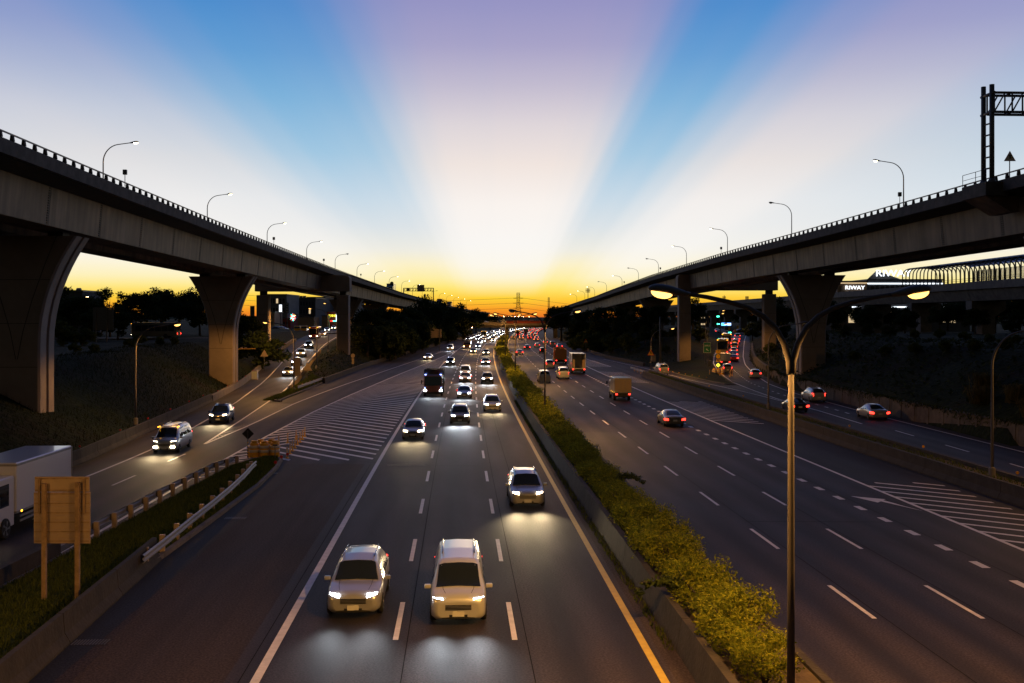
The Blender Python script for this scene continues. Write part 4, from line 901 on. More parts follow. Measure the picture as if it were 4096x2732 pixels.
light_box('bluish white lit sign beside the neon shop', 1344, 1353, 1250, 1286, 452, 'neon_white')
# star-burst neon wheel
p = atY(1172, 1269, 395); e = empty('neon_wheel', (p.x, 395, 5), label='star-shaped neon wheel in red, white and green', cat='neon sign')
b = MB(); b.tube([(0, 0, 0), (0, 0, p.z - 5)], .08, 6); b.build('post', M['post_dark'], e)
for k in range(14):
    a = 2 * math.pi * k / 14; b = MB(); mt = ('neon_red', 'neon_white', 'neon_green')[k % 3]
    b.tube([(.35 * math.cos(a), -.1, p.z - 5 + .35 * math.sin(a)), (1.15 * math.cos(a), -.1, p.z - 5 + 1.5 * math.sin(a))], .06, 5); b.build('neon_spoke', M[mt], e)
# right: office building with lit name signs, halls under the metro
e, x0, x1, z1 = building('dark office block with glowing white roof letters behind the arched canopy', 3470, 3770, 1121, 330, 26, 5, 'facade_dark', (14, 4), lit=.04, name='office_building')
b = MB(); b.box(x0, x1, 329.7, 329.95, z1 - 1.3, z1 - .9); wb(b, 'light_band', M['neon_white'], e)
cx = (atY(3576, 1101, 329).x); text('RIWAY', 3.0, 'neon_white', e, Vector((cx, 329.5, z1 + 2.2)) - e.location, sx=1.25, ext=.12)
b = MB(); b.prism([(cx - 8, z1 + .4), (cx - 5, z1 + 3.2), (cx + 3, z1 + .4)], 331, 331.3); wb(b, 'sign_frame', M['post_dark'], e)
e, x0, x1, z1 = building('tan-lit office wing with white letters on its front beside the flared pier', 3350, 3468, 1128, 322, 20, 5, 'facade_tan', None, name='office_building')
b = MB(); b.box(x0 - 2, x1, 321.6, 321.9, z1 - .5, z1 - .2); wb(b, 'light_band', M['window_lit'], e)
text('RIWAY', 1.75, 'neon_white', e, Vector((atY(3421, 1151, 321).x, 321.3, atY(3421, 1151, 321).z)) - e.location, sx=1.15, ext=.06)
b = MB(); b.box(x0 + 1, x1 - 1, 321.7, 321.95, atY(0, 1167, 322).z, atY(0, 1132, 322).z - .3); wb(b, 'sign_backing', M['facade_tan'], e)
e, x0, x1, z1 = building('low hall with a bright light strip below the metro viaduct', 3375, 3880, 1203, 300, 20, 5, 'facade_dark', (12, 1), lit=.3, name='hall_building')
z1 = atY(0, 1224, 300).z; b = MB(); b.box(x0, x1, 299.5, 299.8, z1 - .5, z1 - .15); wb(b, 'light_band', M['neon_white'], e)
building('small dark building behind the street trees, right', 2795, 2835, 1255, 420, 12, 5, 'facade_dark', (4, 3), lit=.3, name='town_building')
building('grey house with water tank behind the left trees', 240, 330, 1167, 240, 12, 5, 'facade_dark', (3, 3), lit=.1, name='town_building')
p = atY(287, 1158, 242); e = empty('water_tank', (p.x, 246, 5), label='steel water tank on a roof above the left trees', cat='tank')
z = p.z - 5; b = MB(); b.tube([(-.6, 0, z), (-.45, 0, z), (.45, 0, z), (.6, 0, z)], [.3, .5, .5, .3], 12); b.build('drum', M['galvanised'], e)
b = MB(); [b.tube([(x, 0, z - 1.2), (x, 0, z - .3)], .05, 6) for x in (-.5, .5)]; b.build('stand', M['post_dark'], e)
# ------------------------------------------------------------------ pylon, masts, power lines
def lattice(label, X, Y, H, wb_, wt, arms, name='power_pylon', z0=5.0, r=.16):
    e = empty(name, (X, Y, z0), label=label, cat='pylon'); n = 14; W = lambda z: wt + (wb_ - wt) * max(0, 1 - z / (H * .62)) if z < H * .62 else wt
    b = MB()
    for sx in (-1, 1):
        for sy in (-1, 1): b.tube([(sx * W(H * k / n), sy * W(H * k / n), H * k / n) for k in range(n + 1)], r, 5)
    b.build('corner_legs', M['post_dark'], e); b = MB()
    for k in range(n):
        a, c = H * k / n, H * (k + 1) / n
        for s in (-1, 1):
            b.tube([(-W(a), s * W(a), a), (W(c), s * W(c), c)], r * .5, 4); b.tube([(W(a), s * W(a), a), (-W(c), s * W(c), c)], r * .5, 4); b.tube([(-W(c), s * W(c), c), (W(c), s * W(c), c)], r * .5, 4)
            b.tube([(s * W(a), -W(a), a), (s * W(c), W(c), c)], r * .5, 4)
    b.build('lattice_braces', M['post_dark'], e)
    for z, L in arms:
        for s in (-1, 1):
            b = MB(); b.tube([(0, 0, z + 1.0), (s * L, 0, z)], r * .7, 5); b.tube([(0, 0, z - 1.2), (s * L, 0, z)], r * .7, 5); b.tube([(s * L * .5, 0, z + .5), (s * L * .5, 0, z - .6)], r * .5, 4); b.build('cross_arm', M['post_dark'], e)
    return e
PX, PY = 9.4, 1500
lattice('steel lattice power pylon on the horizon above the highway', PX, PY, 42, 6.0, 2.2, ((19, 8), (26.5, 8.5), (34.0, 8)), r=.32)
for z in (24.0, 31.5, 39.0):
    for s in (-1, 1):
        pts = [(PX - s * 0 + (-8 if s < 0 else 8), PY, z)]
        tx, ty, tz = (-420, 1480, z + 6) if s < 0 else (330, 1700, z - 14)
        for k in range(1, 13): t = k / 12; pts.append((pts[0][0] + (tx - pts[0][0]) * t, PY + (ty - PY) * t, z + (tz - z) * t - 8 * math.sin(math.pi * t)))
        b = MB(); b.tube(pts, .16, 4); b.build('power_line', M['post_dark'], label='power line sagging from the pylon towards the %s' % ('left viaduct' if s < 0 else 'right viaduct'), cat='cable', group='power lines %s' % ('left' if s < 0 else 'right'))
lattice('small lattice telecom mast above the trees beside the right viaduct', atY(2195, 1250, 700).x, 700, 19, .9, .5, (), name='telecom_mast', r=.12)
def mast(label, u, v, Y, h):
    p = atY(u, v, Y); e = empty('telecom_mast', (p.x, Y, 5), label=label, cat='mast'); H = p.z - 5
    b = MB(); b.tube([(0, 0, 0), (0, 0, H)], [.22, .1], 8); b.build('pole', M['post_dark'], e); b = MB()
    for k in range(4): b.box(-.9 + k * .5, -.7 + k * .5, -.1, .1, H - 2.4, H - .6)
    b.box(-1, 1, -.08, .08, H - 1.6, H - 1.45); b.build('antenna_panels', M['post_dark'], e)
mast('thin antenna mast rising behind the right viaduct parapet', 2352, 1148, 420, 30); mast('antenna mast above the metro viaduct, seen through the portal', 2897, 1180, 560, 18)
lattice('pylon top seen through the right portal above the metro viaduct', atY(2988, 1200, 900).x, 900, 24, 3.5, 1.0, ((14, 6), (18, 5)), r=.2)
# far hills closing the horizon
b = MB(); rows = []
for k, (yy, hh) in enumerate(((2600, 0), (2700, 13), (3000, 20), (3400, 14), (4200, 0))):
    rows.append([(x, yy + 60 * math.sin(x * .004), hh * (.75 + .5 * noise.noise((x * .0018, k * .2, 1))) * (1 if abs(x) > 300 else .8)) for x in range(-3400, 3401, 60)])
b.loft(rows, sm=True); b.build('hills', M['leaf_dark'], kind='structure')

# ------------------------------------------------------------------ vehicles (local -Y is forwards)
# station: (t along length, half width, bottom, belt, top, roof half width)
CARS = {
 'sedan': dict(L=4.6, st=[(0, .60, .30, .52, .56, .52), (.015, .74, .22, .60, .66, .62), (.06, .84, .20, .68, .75, .70), (.16, .89, .20, .78, .85, .74), (.28, .90, .20, .86, .92, .76), (.36, .90, .20, .90, 1.17, .68), (.43, .90, .20, .92, 1.38, .60), (.54, .90, .20, .93, 1.46, .59), (.66, .90, .20, .94, 1.43, .58), (.76, .90, .20, .95, 1.24, .62), (.85, .89, .21, .95, 1.03, .68), (.95, .86, .24, .93, 1.0, .68), (.99, .78, .28, .86, .92, .62), (1, .66, .34, .80, .84, .55)], ws=(.29, .425), rw=(.70, .845), sw=((.345, .55), (.565, .77)), wh=(.19, .80), r=.32, hl=(.62, .66), tl=(.80, .72)),
 'suv': dict(L=4.55, st=[(0, .64, .34, .62, .70, .54), (.015, .78, .26, .72, .80, .66), (.06, .87, .24, .82, .90, .74), (.16, .91, .24, .90, .98, .76), (.25, .92, .24, .96, 1.03, .78), (.32, .92, .24, 1.0, 1.32, .70), (.38, .92, .24, 1.02, 1.58, .63), (.52, .92, .24, 1.03, 1.68, .62), (.72, .92, .24, 1.05, 1.67, .61), (.86, .91, .24, 1.06, 1.60, .60), (.93, .90, .26, 1.06, 1.36, .64), (.975, .86, .28, 1.02, 1.10, .70), (.995, .80, .32, .92, .98, .66), (1, .70, .36, .84, .90, .6)], ws=(.255, .375), rw=(.87, .965), sw=((.31, .54), (.555, .82)), wh=(.19, .80), r=.35, hl=(.62, .78), tl=(.74, .95)),
 'hatch': dict(L=4.0, st=[(0, .60, .30, .54, .60, .52), (.015, .74, .22, .62, .70, .62), (.07, .83, .20, .72, .80, .70), (.17, .86, .20, .80, .88, .73), (.27, .87, .20, .87, .94, .74), (.35, .87, .20, .91, 1.22, .66), (.42, .87, .20, .93, 1.43, .58), (.55, .87, .20, .94, 1.50, .58), (.75, .87, .20, .96, 1.48, .57), (.87, .86, .21, .97, 1.36, .58), (.95, .84, .23, .96, 1.10, .64), (.99, .78, .28, .90, .97, .62), (1, .68, .34, .82, .88, .56)], ws=(.28, .415), rw=(.86, .965), sw=((.335, .56), (.575, .82)), wh=(.19, .80), r=.31, hl=(.60, .70), tl=(.74, .86)),
 'van': dict(L=4.9, st=[(0, .66, .32, .66, .78, .56), (.012, .80, .25, .78, .90, .70), (.05, .88, .23, .90, 1.02, .76), (.11, .91, .23, 1.0, 1.12, .78), (.16, .92, .23, 1.04, 1.30, .74), (.24, .92, .23, 1.06, 1.72, .68), (.30, .92, .23, 1.07, 1.88, .67), (.55, .92, .23, 1.08, 1.93, .68), (.85, .92, .23, 1.09, 1.90, .67), (.95, .91, .25, 1.08, 1.80, .66), (.985, .88, .28, 1.04, 1.36, .70), (1, .82, .32, .96, 1.04, .68)], ws=(.12, .255), rw=(.945, .985), sw=((.225, .40), (.42, .64), (.66, .90)), wh=(.17, .78), r=.33, hl=(.66, .82), tl=(.78, .98)),
}
def ring(st):
    t, w, zb, be, tp, rw = st; g = tp - be > .2
    return [(0, zb), (w * .88, zb), (w * .99, zb + .10), (w, zb + (be - zb) * .55), (w * .975, be), (w * .97 + (rw - w * .97) * .5, be + (tp - be) * (.55 if g else .6)), (rw, tp - (.07 if g else .025)), (rw * .82, tp - .005), (0, tp + .02)]
def stat(c, t):
    s = c['st']
    for a, b_ in zip(s, s[1:]):
        if t <= b_[0]: f = (t - a[0]) / (b_[0] - a[0]); return tuple(x + (y - x) * f for x, y in zip(a, b_))
    return s[-1]
CACHE = {}
def cmesh(key, fn):
    if key not in CACHE: CACHE[key] = fn()
    return CACHE[key]
def car_body(kind, mt):
    c = CARS[kind]; L = c['L']; rows = []
    ts = sorted(set([s[0] for s in c['st']] + [i / 26 for i in range(27)]))
    for t in ts:
        r = ring(stat(c, t)); y = -L / 2 + t * L; rows.append([(x, y, z) for x, z in r] + [(-x, y, z) for x, z in r[-2:0:-1]])
    b = MB(); b.loft(rows, closed=True, caps=True, sm=True)
    return b.mesh('body', M[mt])
def car_glass(kind, which):
    c = CARS[kind]; L = c['L']; b = MB(); Y = lambda t: -L / 2 + t * L
    if which in ('windshield', 'rear_window'):
        t0, t1 = c['ws'] if which == 'windshield' else c['rw']; sgn = -1 if which == 'windshield' else 1; rows = []
        for k in range(6):
            t = t0 + (t1 - t0) * k / 5; r = ring(stat(c, t)); w6 = r[6][0]; row = []
            for j in range(-4, 5):
                f = j / 4; x = f * w6 * .95; ax = abs(x); a7 = r[7][0]; z = r[8][1] + (r[7][1] - r[8][1]) * min(1, ax / a7) + (0 if ax <= a7 else (r[6][1] - r[7][1]) * (ax - a7) / (r[6][0] - a7)); row.append((x, Y(t) + sgn * .02, z + .018))
            rows.append(row)
        b.loft(rows, sm=True)
    else:
        i, s = which; t0, t1 = c['sw'][i]; pts = []
        for t, f in ((t0, .08), (t0 + (t1 - t0) * .5, .05), (t1, .06), (t1, .85), (t0 + (t1 - t0) * .5, .88), (t0 + (.06 if i == 0 else 0), .85)):
            r = ring(stat(c, t)); p4, p6 = r[4], r[6]; x = p4[0] + (p6[0] - p4[0]) * f + .014; z = p4[1] + (p6[1] - p4[1]) * f
            # follow the bowed flank
            x += (r[5][0] - (p4[0] + p6[0]) / 2) * (1 - abs(2 * f - 1)); pts.append((s * x, Y(t), z))
        b.poly(pts if s > 0 else pts[::-1])
    return b.mesh('window', M['glass_dark'])
def lamp_patch(kind, s, front, mt):
    """lamp lens wrapped on the corner of the car"""
    c = CARS[kind]; L = c['L']; x, z = c['hl'] if front else c['tl']; h = .11 if front else .11; w = .17 if front else (.15 if kind != 'sedan' else .2)
    if kind in ('van', 'suv') and not front: h, w = .19, .10
    b = MB(); rows = []
    for k in range(4):
        f = k / 3; xx = x - w + 2 * w * f; wrap = .16 * f ** 2
        yy = (-L / 2 - .02 + wrap * 1.3 + (.035 if f < .4 else 0)) if front else (L / 2 + .02 - wrap * 1.2)
        rows.append([(s * xx, yy, z - h * (1 - .2 * f)), (s * xx, yy + (.03 if front else -.02), z + h * (1 - .1 * (1 - f)))])
    b.loft(rows, sm=True)
    return b.mesh('lamp', M[mt])
def wheel_mesh(r, w=.22):
    b = MB(); n = 16; rows = []
    for x, rr in ((-w / 2, r * .80), (-w / 2 + .02, r * .97), (0, r), (w / 2 - .02, r * .97), (w / 2, r * .80)): rows.append([(x, rr * math.cos(2 * math.pi * k / n), rr * math.sin(2 * math.pi * k / n)) for k in range(n)])
    b.loft(rows, closed=True, caps=True, sm=True); return b.mesh('wheel', M['tyre'])
def rim_mesh(r, w=.22):
    b = MB()
    for s in (-1, 1):
        for k in range(5): a = 2 * math.pi * k / 5; b.quad((s * (w / 2 + .004), .04 * math.cos(a + 1.57), .04 * math.sin(a + 1.57)), (s * (w / 2 + .004), r * .7 * math.cos(a - .2), r * .7 * math.sin(a - .2)), (s * (w / 2 + .004), r * .7 * math.cos(a + .2), r * .7 * math.sin(a + .2)), (s * (w / 2 + .004), .04 * math.cos(a - 1.57), .04 * math.sin(a - 1.57)))
        b.tube([(s * (w / 2 + .003), 0, 0), (s * (w / 2 + .012), 0, 0)], r * .2, 8)
    return b.mesh('rim', M['rim'])
def beam_light(parent, loc, energy, color, pitch=5.0, size=66, blend=1.0):
    l = bpy.data.lights.new('headlamp_beam', 'SPOT'); l.energy = energy; l.color = color; l.spot_size = R(size); l.spot_blend = blend; l.shadow_soft_size = .45
    o = link(bpy.data.objects.new('headlamp_beam', l), parent); o.location = loc; o.rotation_euler = (R(90 - pitch), 0, R(180))
def beams(e, y, z, energy, color, Y):
    for s in (-1, 1): beam_light(e, (s * .6, y - .2, z), energy * .5, color)
COLS = {'head_white': (.86, .93, 1), 'head_warm': (1, .76, .42), 'head_amber': (1, .62, .25)}
def add_wheels(e, L, W, r, pos, full, w=.22):
    for t in pos:
        for s in (-1, 1):
            o = inst('wheel', cmesh(('wh', r, w), lambda: wheel_mesh(r, w)), e, (s * (W - w / 2 + .015), -L / 2 + t * L, r))
            if full: inst('rim', cmesh(('rim', r, w), lambda: rim_mesh(r, w)), o)
def car(kind, mt, x, Y, z=0, rz=0, label='', cat='car', head='head_white', tail='tail_red', front=True, full=True, beam=0, group=None, roof=None):
    """front=True shows its lit headlamps, front=False its lit tail lamps"""
    c = CARS[kind]; L = c['L']
    e = empty('car' if kind != 'van' else 'van', (x, Y, z), rz, label=label, cat=cat if kind != 'van' else 'van', group=group)
    inst('body', cmesh(('b', kind, mt), lambda: car_body(kind, mt)), e)
    for wn in ('windshield', 'rear_window'): inst(wn, cmesh((wn, kind), lambda: car_glass(kind, wn)), e)
    if full or Y < 260:
        for i in range(len(c['sw'])):
            for s in (-1, 1): inst('side_window', cmesh(('sw', kind, i, s), lambda: car_glass(kind, (i, s))), e)
    hm, tm = (head, 'lens_off') if front else ('lens_off', tail)
    if not front: hm = 'lens_off'
    for s in (-1, 1):
        if front: inst('headlight', cmesh(('hl', kind, s, hm), lambda: lamp_patch(kind, s, True, hm)), e)
        if full or not front: inst('tail_light', cmesh(('tl', kind, s, tm if not front else 'tail_red'), lambda: lamp_patch(kind, s, False, tm if not front else 'tail_red')), e)
        if full:
            m = cmesh(('mir', mt), lambda: (lambda b: (b.cbox(-.11, .11, -.06, .06, -.07, .07, .025), b.mesh('mirror', M[mt]))[1])(MB())); st = stat(c, c['ws'][0] + .07); inst('wing_mirror', m, e, (s * (st[1] + .10), -L / 2 + L * (c['ws'][0] + .06), st[3] + .05))
    add_wheels(e, L, stat(c, .5)[1], c['r'], c['wh'], full)
    if full:
        b = cmesh('plate', lambda: (lambda b: (b.box(-.19, .19, -.012, .012, -.08, .08), b.mesh('plate', M['plate']))[1])(MB())); inst('number_plate', b, e, (0, -L / 2 - .012 if front else L / 2 + .012, .42 if front else .62))
        g = cmesh('grille', lambda: (lambda b: ([b.box(-.42, .42, -.01, .02, .0 + i * .045, .025 + i * .045) for i in range(4)], b.mesh('grille', M['car_black_trim']))[1])(MB()))
        if front: inst('grille', g, e, (0, -L / 2 - .005, .48 if kind == 'sedan' else .55))
        if front:
            k = cmesh('intake', lambda: (lambda b: (b.loft([[(x, .0 + .10 * (abs(x) / .72) ** 3, z_) for x in (-.72, -.5, -.2, .2, .5, .72)] for z_ in (.0, .13)]), b.mesh('lower_intake', M['car_black_trim']))[1])(MB())); inst('lower_intake', k, e, (0, -L / 2 - .012, .27))
            sm = cmesh(('seam', kind), lambda: (lambda b: ([b.loft([[(s * x - .008, -L / 2 + t * L, (lambda r_: r_[8][1] + (r_[7][1] - r_[8][1]) * min(1, x / r_[7][0]))(ring(stat(c, t))) + .006), (s * x + .008, -L / 2 + t * L, (lambda r_: r_[8][1] + (r_[7][1] - r_[8][1]) * min(1, x / r_[7][0]))(ring(stat(c, t))) + .006)] for t, x in ((.05, .42), (.1, .5), (.16, .54), (c['ws'][0], .56))]) for s in (-1, 1)], b.mesh('bonnet_seam', M['car_black_trim']))[1])(MB())); inst('bonnet_seam', sm, e)
        if kind in ('suv', 'van') and full:
            rl = cmesh(('rails', kind), lambda: (lambda b: ([b.tube([(s * .55, -L * .12, stat(c, .5)[4] + .03), (s * .55, L * .32, stat(c, .82)[4] + .05)], .022, 6) for s in (-1, 1)], b.mesh('roof_rails', M['chrome']))[1])(MB())); inst('roof_rails', rl, e)
    if beam: beams(e, -L / 2 - .25, .66, beam, COLS[head], Y)
    return e

def truck(label, x, Y, z=0, rz=0, front=True, L=8.0, W=1.22, H=3.3, bed='box', cab='car_white', box='box_white', head='head_white', full=True, beam=0, group=None, blue=False, cabH=None, cat='truck'):
    e = empty('truck', (x, Y, z), rz, label=label, cat=cat, group=group); y0 = -L / 2; cl = 1.75 if L < 7 else 2.0; ch = cabH or (2.25 if L < 7 else 2.75); wz = .45
    b = MB(); w = W - .06; prof = [(y0 + .06, .42), (y0, .6), (y0 + .02, 1.35), (y0 + .22, ch - .12), (y0 + .42, ch), (y0 + cl, ch), (y0 + cl, .5), (y0 + .3, .42)]
    rows = [[(sx, yy, zz) for yy, zz in prof] for sx in (-w, -w + .06, w - .06, w)]
    for i in (0, 3): rows[i] = [(p[0], p[1] + (.05 if p[1] < y0 + .3 else 0), p[2] - (.05 if p[2] > 1.5 else 0)) for p in rows[i]]
    b.loft(rows, closed=True, caps=True); b.build('cab', M[cab], e)
    b = MB(); b.loft([[(sx, y0 + .005 + .2 * (zz - 1.35) / (ch - 1.47), zz) for sx in (-w + .12, -w * .4, w * .4, w - .12)] for zz in (1.40, ch - .22)]); o = b.build('windshield', M['glass_dark'], e); o.location.y = -.02
    for s in (-1, 1):
        b = MB(); b.poly([(s * (w + .012), y0 + .32, 1.45), (s * (w + .012), y0 + cl - .5, 1.45), (s * (w + .012), y0 + cl - .5, ch - .3), (s * (w + .012), y0 + .45, ch - .3)][::s]); b.build('side_window', M['glass_dark'], e)
        b = MB(); b.cbox(s * (w - .18) - .17, s * (w - .18) + .17, y0 - .03, y0 + .04, .68, .88, .02); b.build('headlight', M[head if front else 'lens_off'], e)
        b = MB(); b.cbox(s * (W - .22) - .13, s * (W - .22) + .13, -y0 - .02, -y0 + .03, .72, .90, .015); b.build('tail_light', M['tail_red' if not front else 'sign_red'], e)
        b = MB(); b.tube([(s * w, y0 + .2, 1.9), (s * (w + .25), y0 - .02, 1.95)], .02, 5); b.cbox(s * (w + .25) - .08, s * (w + .25) + .08, y0 - .1, y0, 1.65, 2.1, .02); b.build('wing_mirror', M['car_black_trim'], e)
        if blue and front:
            b = MB(); b.box(s * (w - .2) - .10, s * (w - .2) + .10, y0 + .3, y0 + .36, ch - .02, ch + .08); b.build('marker_lamp', M['lamp_blue'], e)
            b = MB(); b.box(s * (w - .14) - .04, s * (w - .14) + .04, y0 - .05, y0 - .01, .9, 1.2); b.build('marker_lamp', M['lamp_blue'], e)
    b = MB(); b.cbox(-W + .1, W - .1, y0 - .06, y0 + .1, .38, .62, .03); b.build('bumper', M['car_black_trim'], e)
    b = MB(); b.box(-.5, .5, y0 + cl - .2, -y0 - .1, .55, .85); b.box(-W + .1, W - .1, -y0 - .12, -y0 - .02, .45, .95); b.build('chassis', M['car_black_trim'], e)
    ya, yb = y0 + cl + .12, -y0
    if bed == 'box':
        b = MB(); b.cbox(-W, W, ya, yb, .95, H, .04); o = b.build('cargo_box', M[box], e)
        b = MB()
        for zz in (.97, H - .16): b.box(-W - .015, W + .015, ya - .01, yb + .015, zz, zz + .1)
        for s in (-1, 1): b.box(s * W - .03, s * W + .03, yb - .03, yb + .02, 1.0, H - .05)
        b.build('edge_trim', M['galvanised'], o)
        for s in (-1, 1):
            b = MB(); b.box(s * .03 if s > 0 else -W + .12, W - .12 if s > 0 else -.03, yb + .004, yb + .022, 1.12, H - .18); d = b.build('rear_door', M[box], o)
            b = MB(); b.tube([(s * .25, yb + .03, 1.2), (s * .25, yb + .03, H - .3)], .018, 5); b.build('door_bar', M['galvanised'], d)
        if full:
            for s in (-1, 1):
                b = MB(); [b.box(s * (W - .06) - .02, s * (W - .06) + .02, ya + .5, yb - 1.9, zz, zz + .1) for zz in (.5, .72)]; b.build('side_guard', M['galvanised'], e)
                for k in range(3): yy = ya + .5 + k * (yb - ya - 1) / 2; b = MB(); b.box(s * (W + .01) - .015, s * (W + .01) + .015, yy - .07, yy + .07, .98, 1.05); b.build('marker_lamp', M['turn_amber'], e)
    elif bed == 'open_box':       # open rear: dark inside
        b = MB(); b.box(-W, -W + .06, ya, yb, .95, H); b.box(W - .06, W, ya, yb, .95, H); b.box(-W, W, ya, yb, H - .06, H + .02); b.box(-W, W, ya, ya + .06, .95, H); b.box(-W, W, ya, yb, .9, 1.0); b.build('cargo_box', M[box], e)
        for s in (-1, 1): b = MB(); b.box(s * W * .75 - .28, s * W * .75 + .28, yb - .5, yb - .42, 1.0, H * .72); b.build('load_panel', M['box_tan'], e)
    elif bed == 'dump':
        b = MB(); b.loft([[(-W, yy, H), (-W + .1, yy, 1.0), (W - .1, yy, 1.0), (W, yy, H)] for yy in (ya, yb)], closed=False); b.loft([[(-W + .06, yy, H), (-W + .16, yy, 1.08), (W - .16, yy, 1.08), (W - .06, yy, H)] for yy in (yb, ya)], closed=False); b.box(-W, W, ya - .05, ya, 1, H + .15); b.build('dump_bed', M[box], e)
        b = MB(); b.box(-W + .02, W - .02, yb, yb + .07, 1.0, H - .05); b.build('tailgate', M[box], e); b = MB()
        for k in range(6): yy = ya + (yb - ya) * (k + .5) / 6; [b.box(s * (W - .02) - .05, s * (W - .02) + .05, yy - .05, yy + .05, 1.05, H) for s in (-1, 1)]
        b.build('bed_ribs', M[box], e)
    elif bed == 'flat':
        b = MB(); b.box(-W, W, ya, yb, .85, 1.0); b.box(-W, -W + .05, ya, yb, 1.0, 1.4); b.box(W - .05, W, ya, yb, 1, 1.4); b.box(-W, W, yb - .05, yb, 1, 1.4); b.build('flat_bed', M[box], e)
    r = .40 if L < 7 else .48; add_wheels(e, L, W, r, (.13, .78) if L < 7 else (.13, .70, .84), full, .3)
    if beam: beams(e, y0 - .25, .8, beam, COLS[head], Y)
    return e
def bus(label, x, Y, z=0, rz=0, front=True, L=10.5, H=3.3, body='bus_red', group=None, lit=False, head='head_warm'):
    W = 1.25; e = empty('bus', (x, Y, z), rz, label=label, cat='bus', group=group)
    b = MB(); b.cbox(-W, W, -L / 2, L / 2, .35, H, .12); b.build('body', M[body], e)
    b = MB(); b.box(-W + .12, W - .12, -L / 2 - .02, -L / 2 + .02, 1.15, H - .55); b.build('windshield', M['glass_dark'], e)
    b = MB(); b.box(-W + .2, W - .2, L / 2 - .02, L / 2 + .02, 1.5, H - .5); b.build('rear_window', M['glass_dark'], e)
    for s in (-1, 1):
        for k in range(6): yy = -L / 2 + .9 + k * (L - 1.4) / 6; b = MB(); b.box(s * (W + .003) - .006, s * (W + .003) + .006, yy, yy + (L - 1.4) / 6 - .12, 1.45, H - .55); b.build('side_window', M['bus_window' if lit else 'glass_dark'], e)
        b = MB(); b.cbox(s * .9 - .2, s * .9 + .2, -L / 2 - .04, -L / 2 + .02, .62, .82, .02); b.build('headlight', M[head if front else 'lens_off'], e)
        b = MB(); b.cbox(s * 1.05 - .1, s * 1.05 + .1, L / 2 - .02, L / 2 + .04, .75, 1.1, .02); b.build('tail_light', M['tail_red'], e)
        b = MB(); b.cbox(s * 1.05 - .12, s * 1.05 + .12, (-L / 2 - .03) if front else L / 2 - .03, (-L / 2 + .03) if front else L / 2 + .03, H - .3, H - .18, .02); b.build('marker_lamp', M['turn_amber'], e)
    add_wheels(e, L, W, .48, (.2, .75), False, .3)
    return e
def lane(o, Y, onc=True): return xr(Y) + o, Y
BEAM = 760
A_R, A_M, A_L = -2.05, -5.72, -9.4
def oncoming(o, Yf, kind, mt, label, head='head_white', beam=BEAM, full=True, group=None):
    L = CARS[kind]['L']; Y = Yf + L / 2; return car(kind, mt, xr(Y) + o, Y, 0, head_ang(Y), label, head=head, beam=beam, full=full, group=group)
def head_ang(Y): return -math.atan(slope(Y))
oncoming(A_M + .05, 32.3, 'van', 'car_white', 'white people carrier in the middle lane, nearest the camera', beam=BEAM * .8)
oncoming(A_L + .25, 33.0, 'suv', 'car_silver', 'silver car near the left edge line, nearest the camera', beam=BEAM * .5)
oncoming(A_R, 52.2, 'suv', 'car_silver', 'silver car beside the yellow line throwing a warm light pool', head='head_warm', beam=BEAM * 1.9)
oncoming(A_L - .1, 81.5, 'hatch', 'car_silver', 'silver hatchback with warm headlights beside the chevron hatching', head='head_warm', beam=BEAM)
oncoming(A_M, 93.4, 'suv', 'car_grey', 'grey car in the middle lane with a bright cold light pool ahead', beam=BEAM * 1.6)
oncoming(A_R - .3, 105.5, 'suv', 'car_white', 'white car near the yellow line with warm headlights', head='head_warm', beam=BEAM)
truck('dark red truck with blue marker lamps beside the chevron hatching', xr(130) + A_L, 130.5, 0, head_ang(130), L=8.6, H=3.2, bed='dump', cab='truck_brown', box='car_black', head='head_white', beam=BEAM * .8, blue=True)
oncoming(A_M + .3, 123.2, 'sedan', 'car_silver', 'silver sedan right of the dark red truck', beam=BEAM)
oncoming(A_R - .1, 150.2, 'suv', 'car_grey', 'grey car in the lane by the hedge with strong white headlights', beam=BEAM * 1.2)
oncoming(A_M + .2, 154.0, 'sedan', 'car_beige', 'beige sedan followed closely by a taller car, middle lane', beam=BEAM)
oncoming(A_M, 167.5, 'van', 'car_white', 'white van right behind the beige sedan in the middle lane', beam=0)
oncoming(A_R, 209.5, 'sedan', 'car_black', 'black sedan with paired lamps by the hedge', beam=BEAM)
oncoming(A_L, 207.5, 'suv', 'car_black', 'black car at the narrowing tip of the hatching, white headlights', beam=BEAM)
oncoming(A_R, 262, 'suv', 'car_grey', 'grey car with warm headlights by the hedge, farther up', head='head_warm', beam=BEAM * .8, full=False)
oncoming(A_M, 277, 'sedan', 'car_grey', 'car with one glaring amber headlight, middle lane', head='head_amber', beam=BEAM, full=False)
truck('truck with two glaring amber headlights at the tip of the hatching', xr(322) + A_L + .7, 322, 0, head_ang(322), L=6.4, H=2.8, cab='truck_brown', box='car_grey', head='head_amber', beam=BEAM, full=False)
oncoming(A_M + .4, 323, 'sedan', 'car_black', 'black sedan with white headlights behind the amber ones', beam=BEAM, full=False)
oncoming(A_M - .2, 370, 'suv', 'car_silver', 'silver car behind the black sedan, middle lane', beam=BEAM, full=False)
oncoming(A_R + .5, 404, 'sedan', 'car_grey', 'grey car next to the hedge just before the traffic mass', beam=BEAM, full=False)
oncoming(A_M + .5, 396, 'hatch', 'car_white', 'small white car behind the silver one before the overpass', beam=BEAM * .6, full=False)
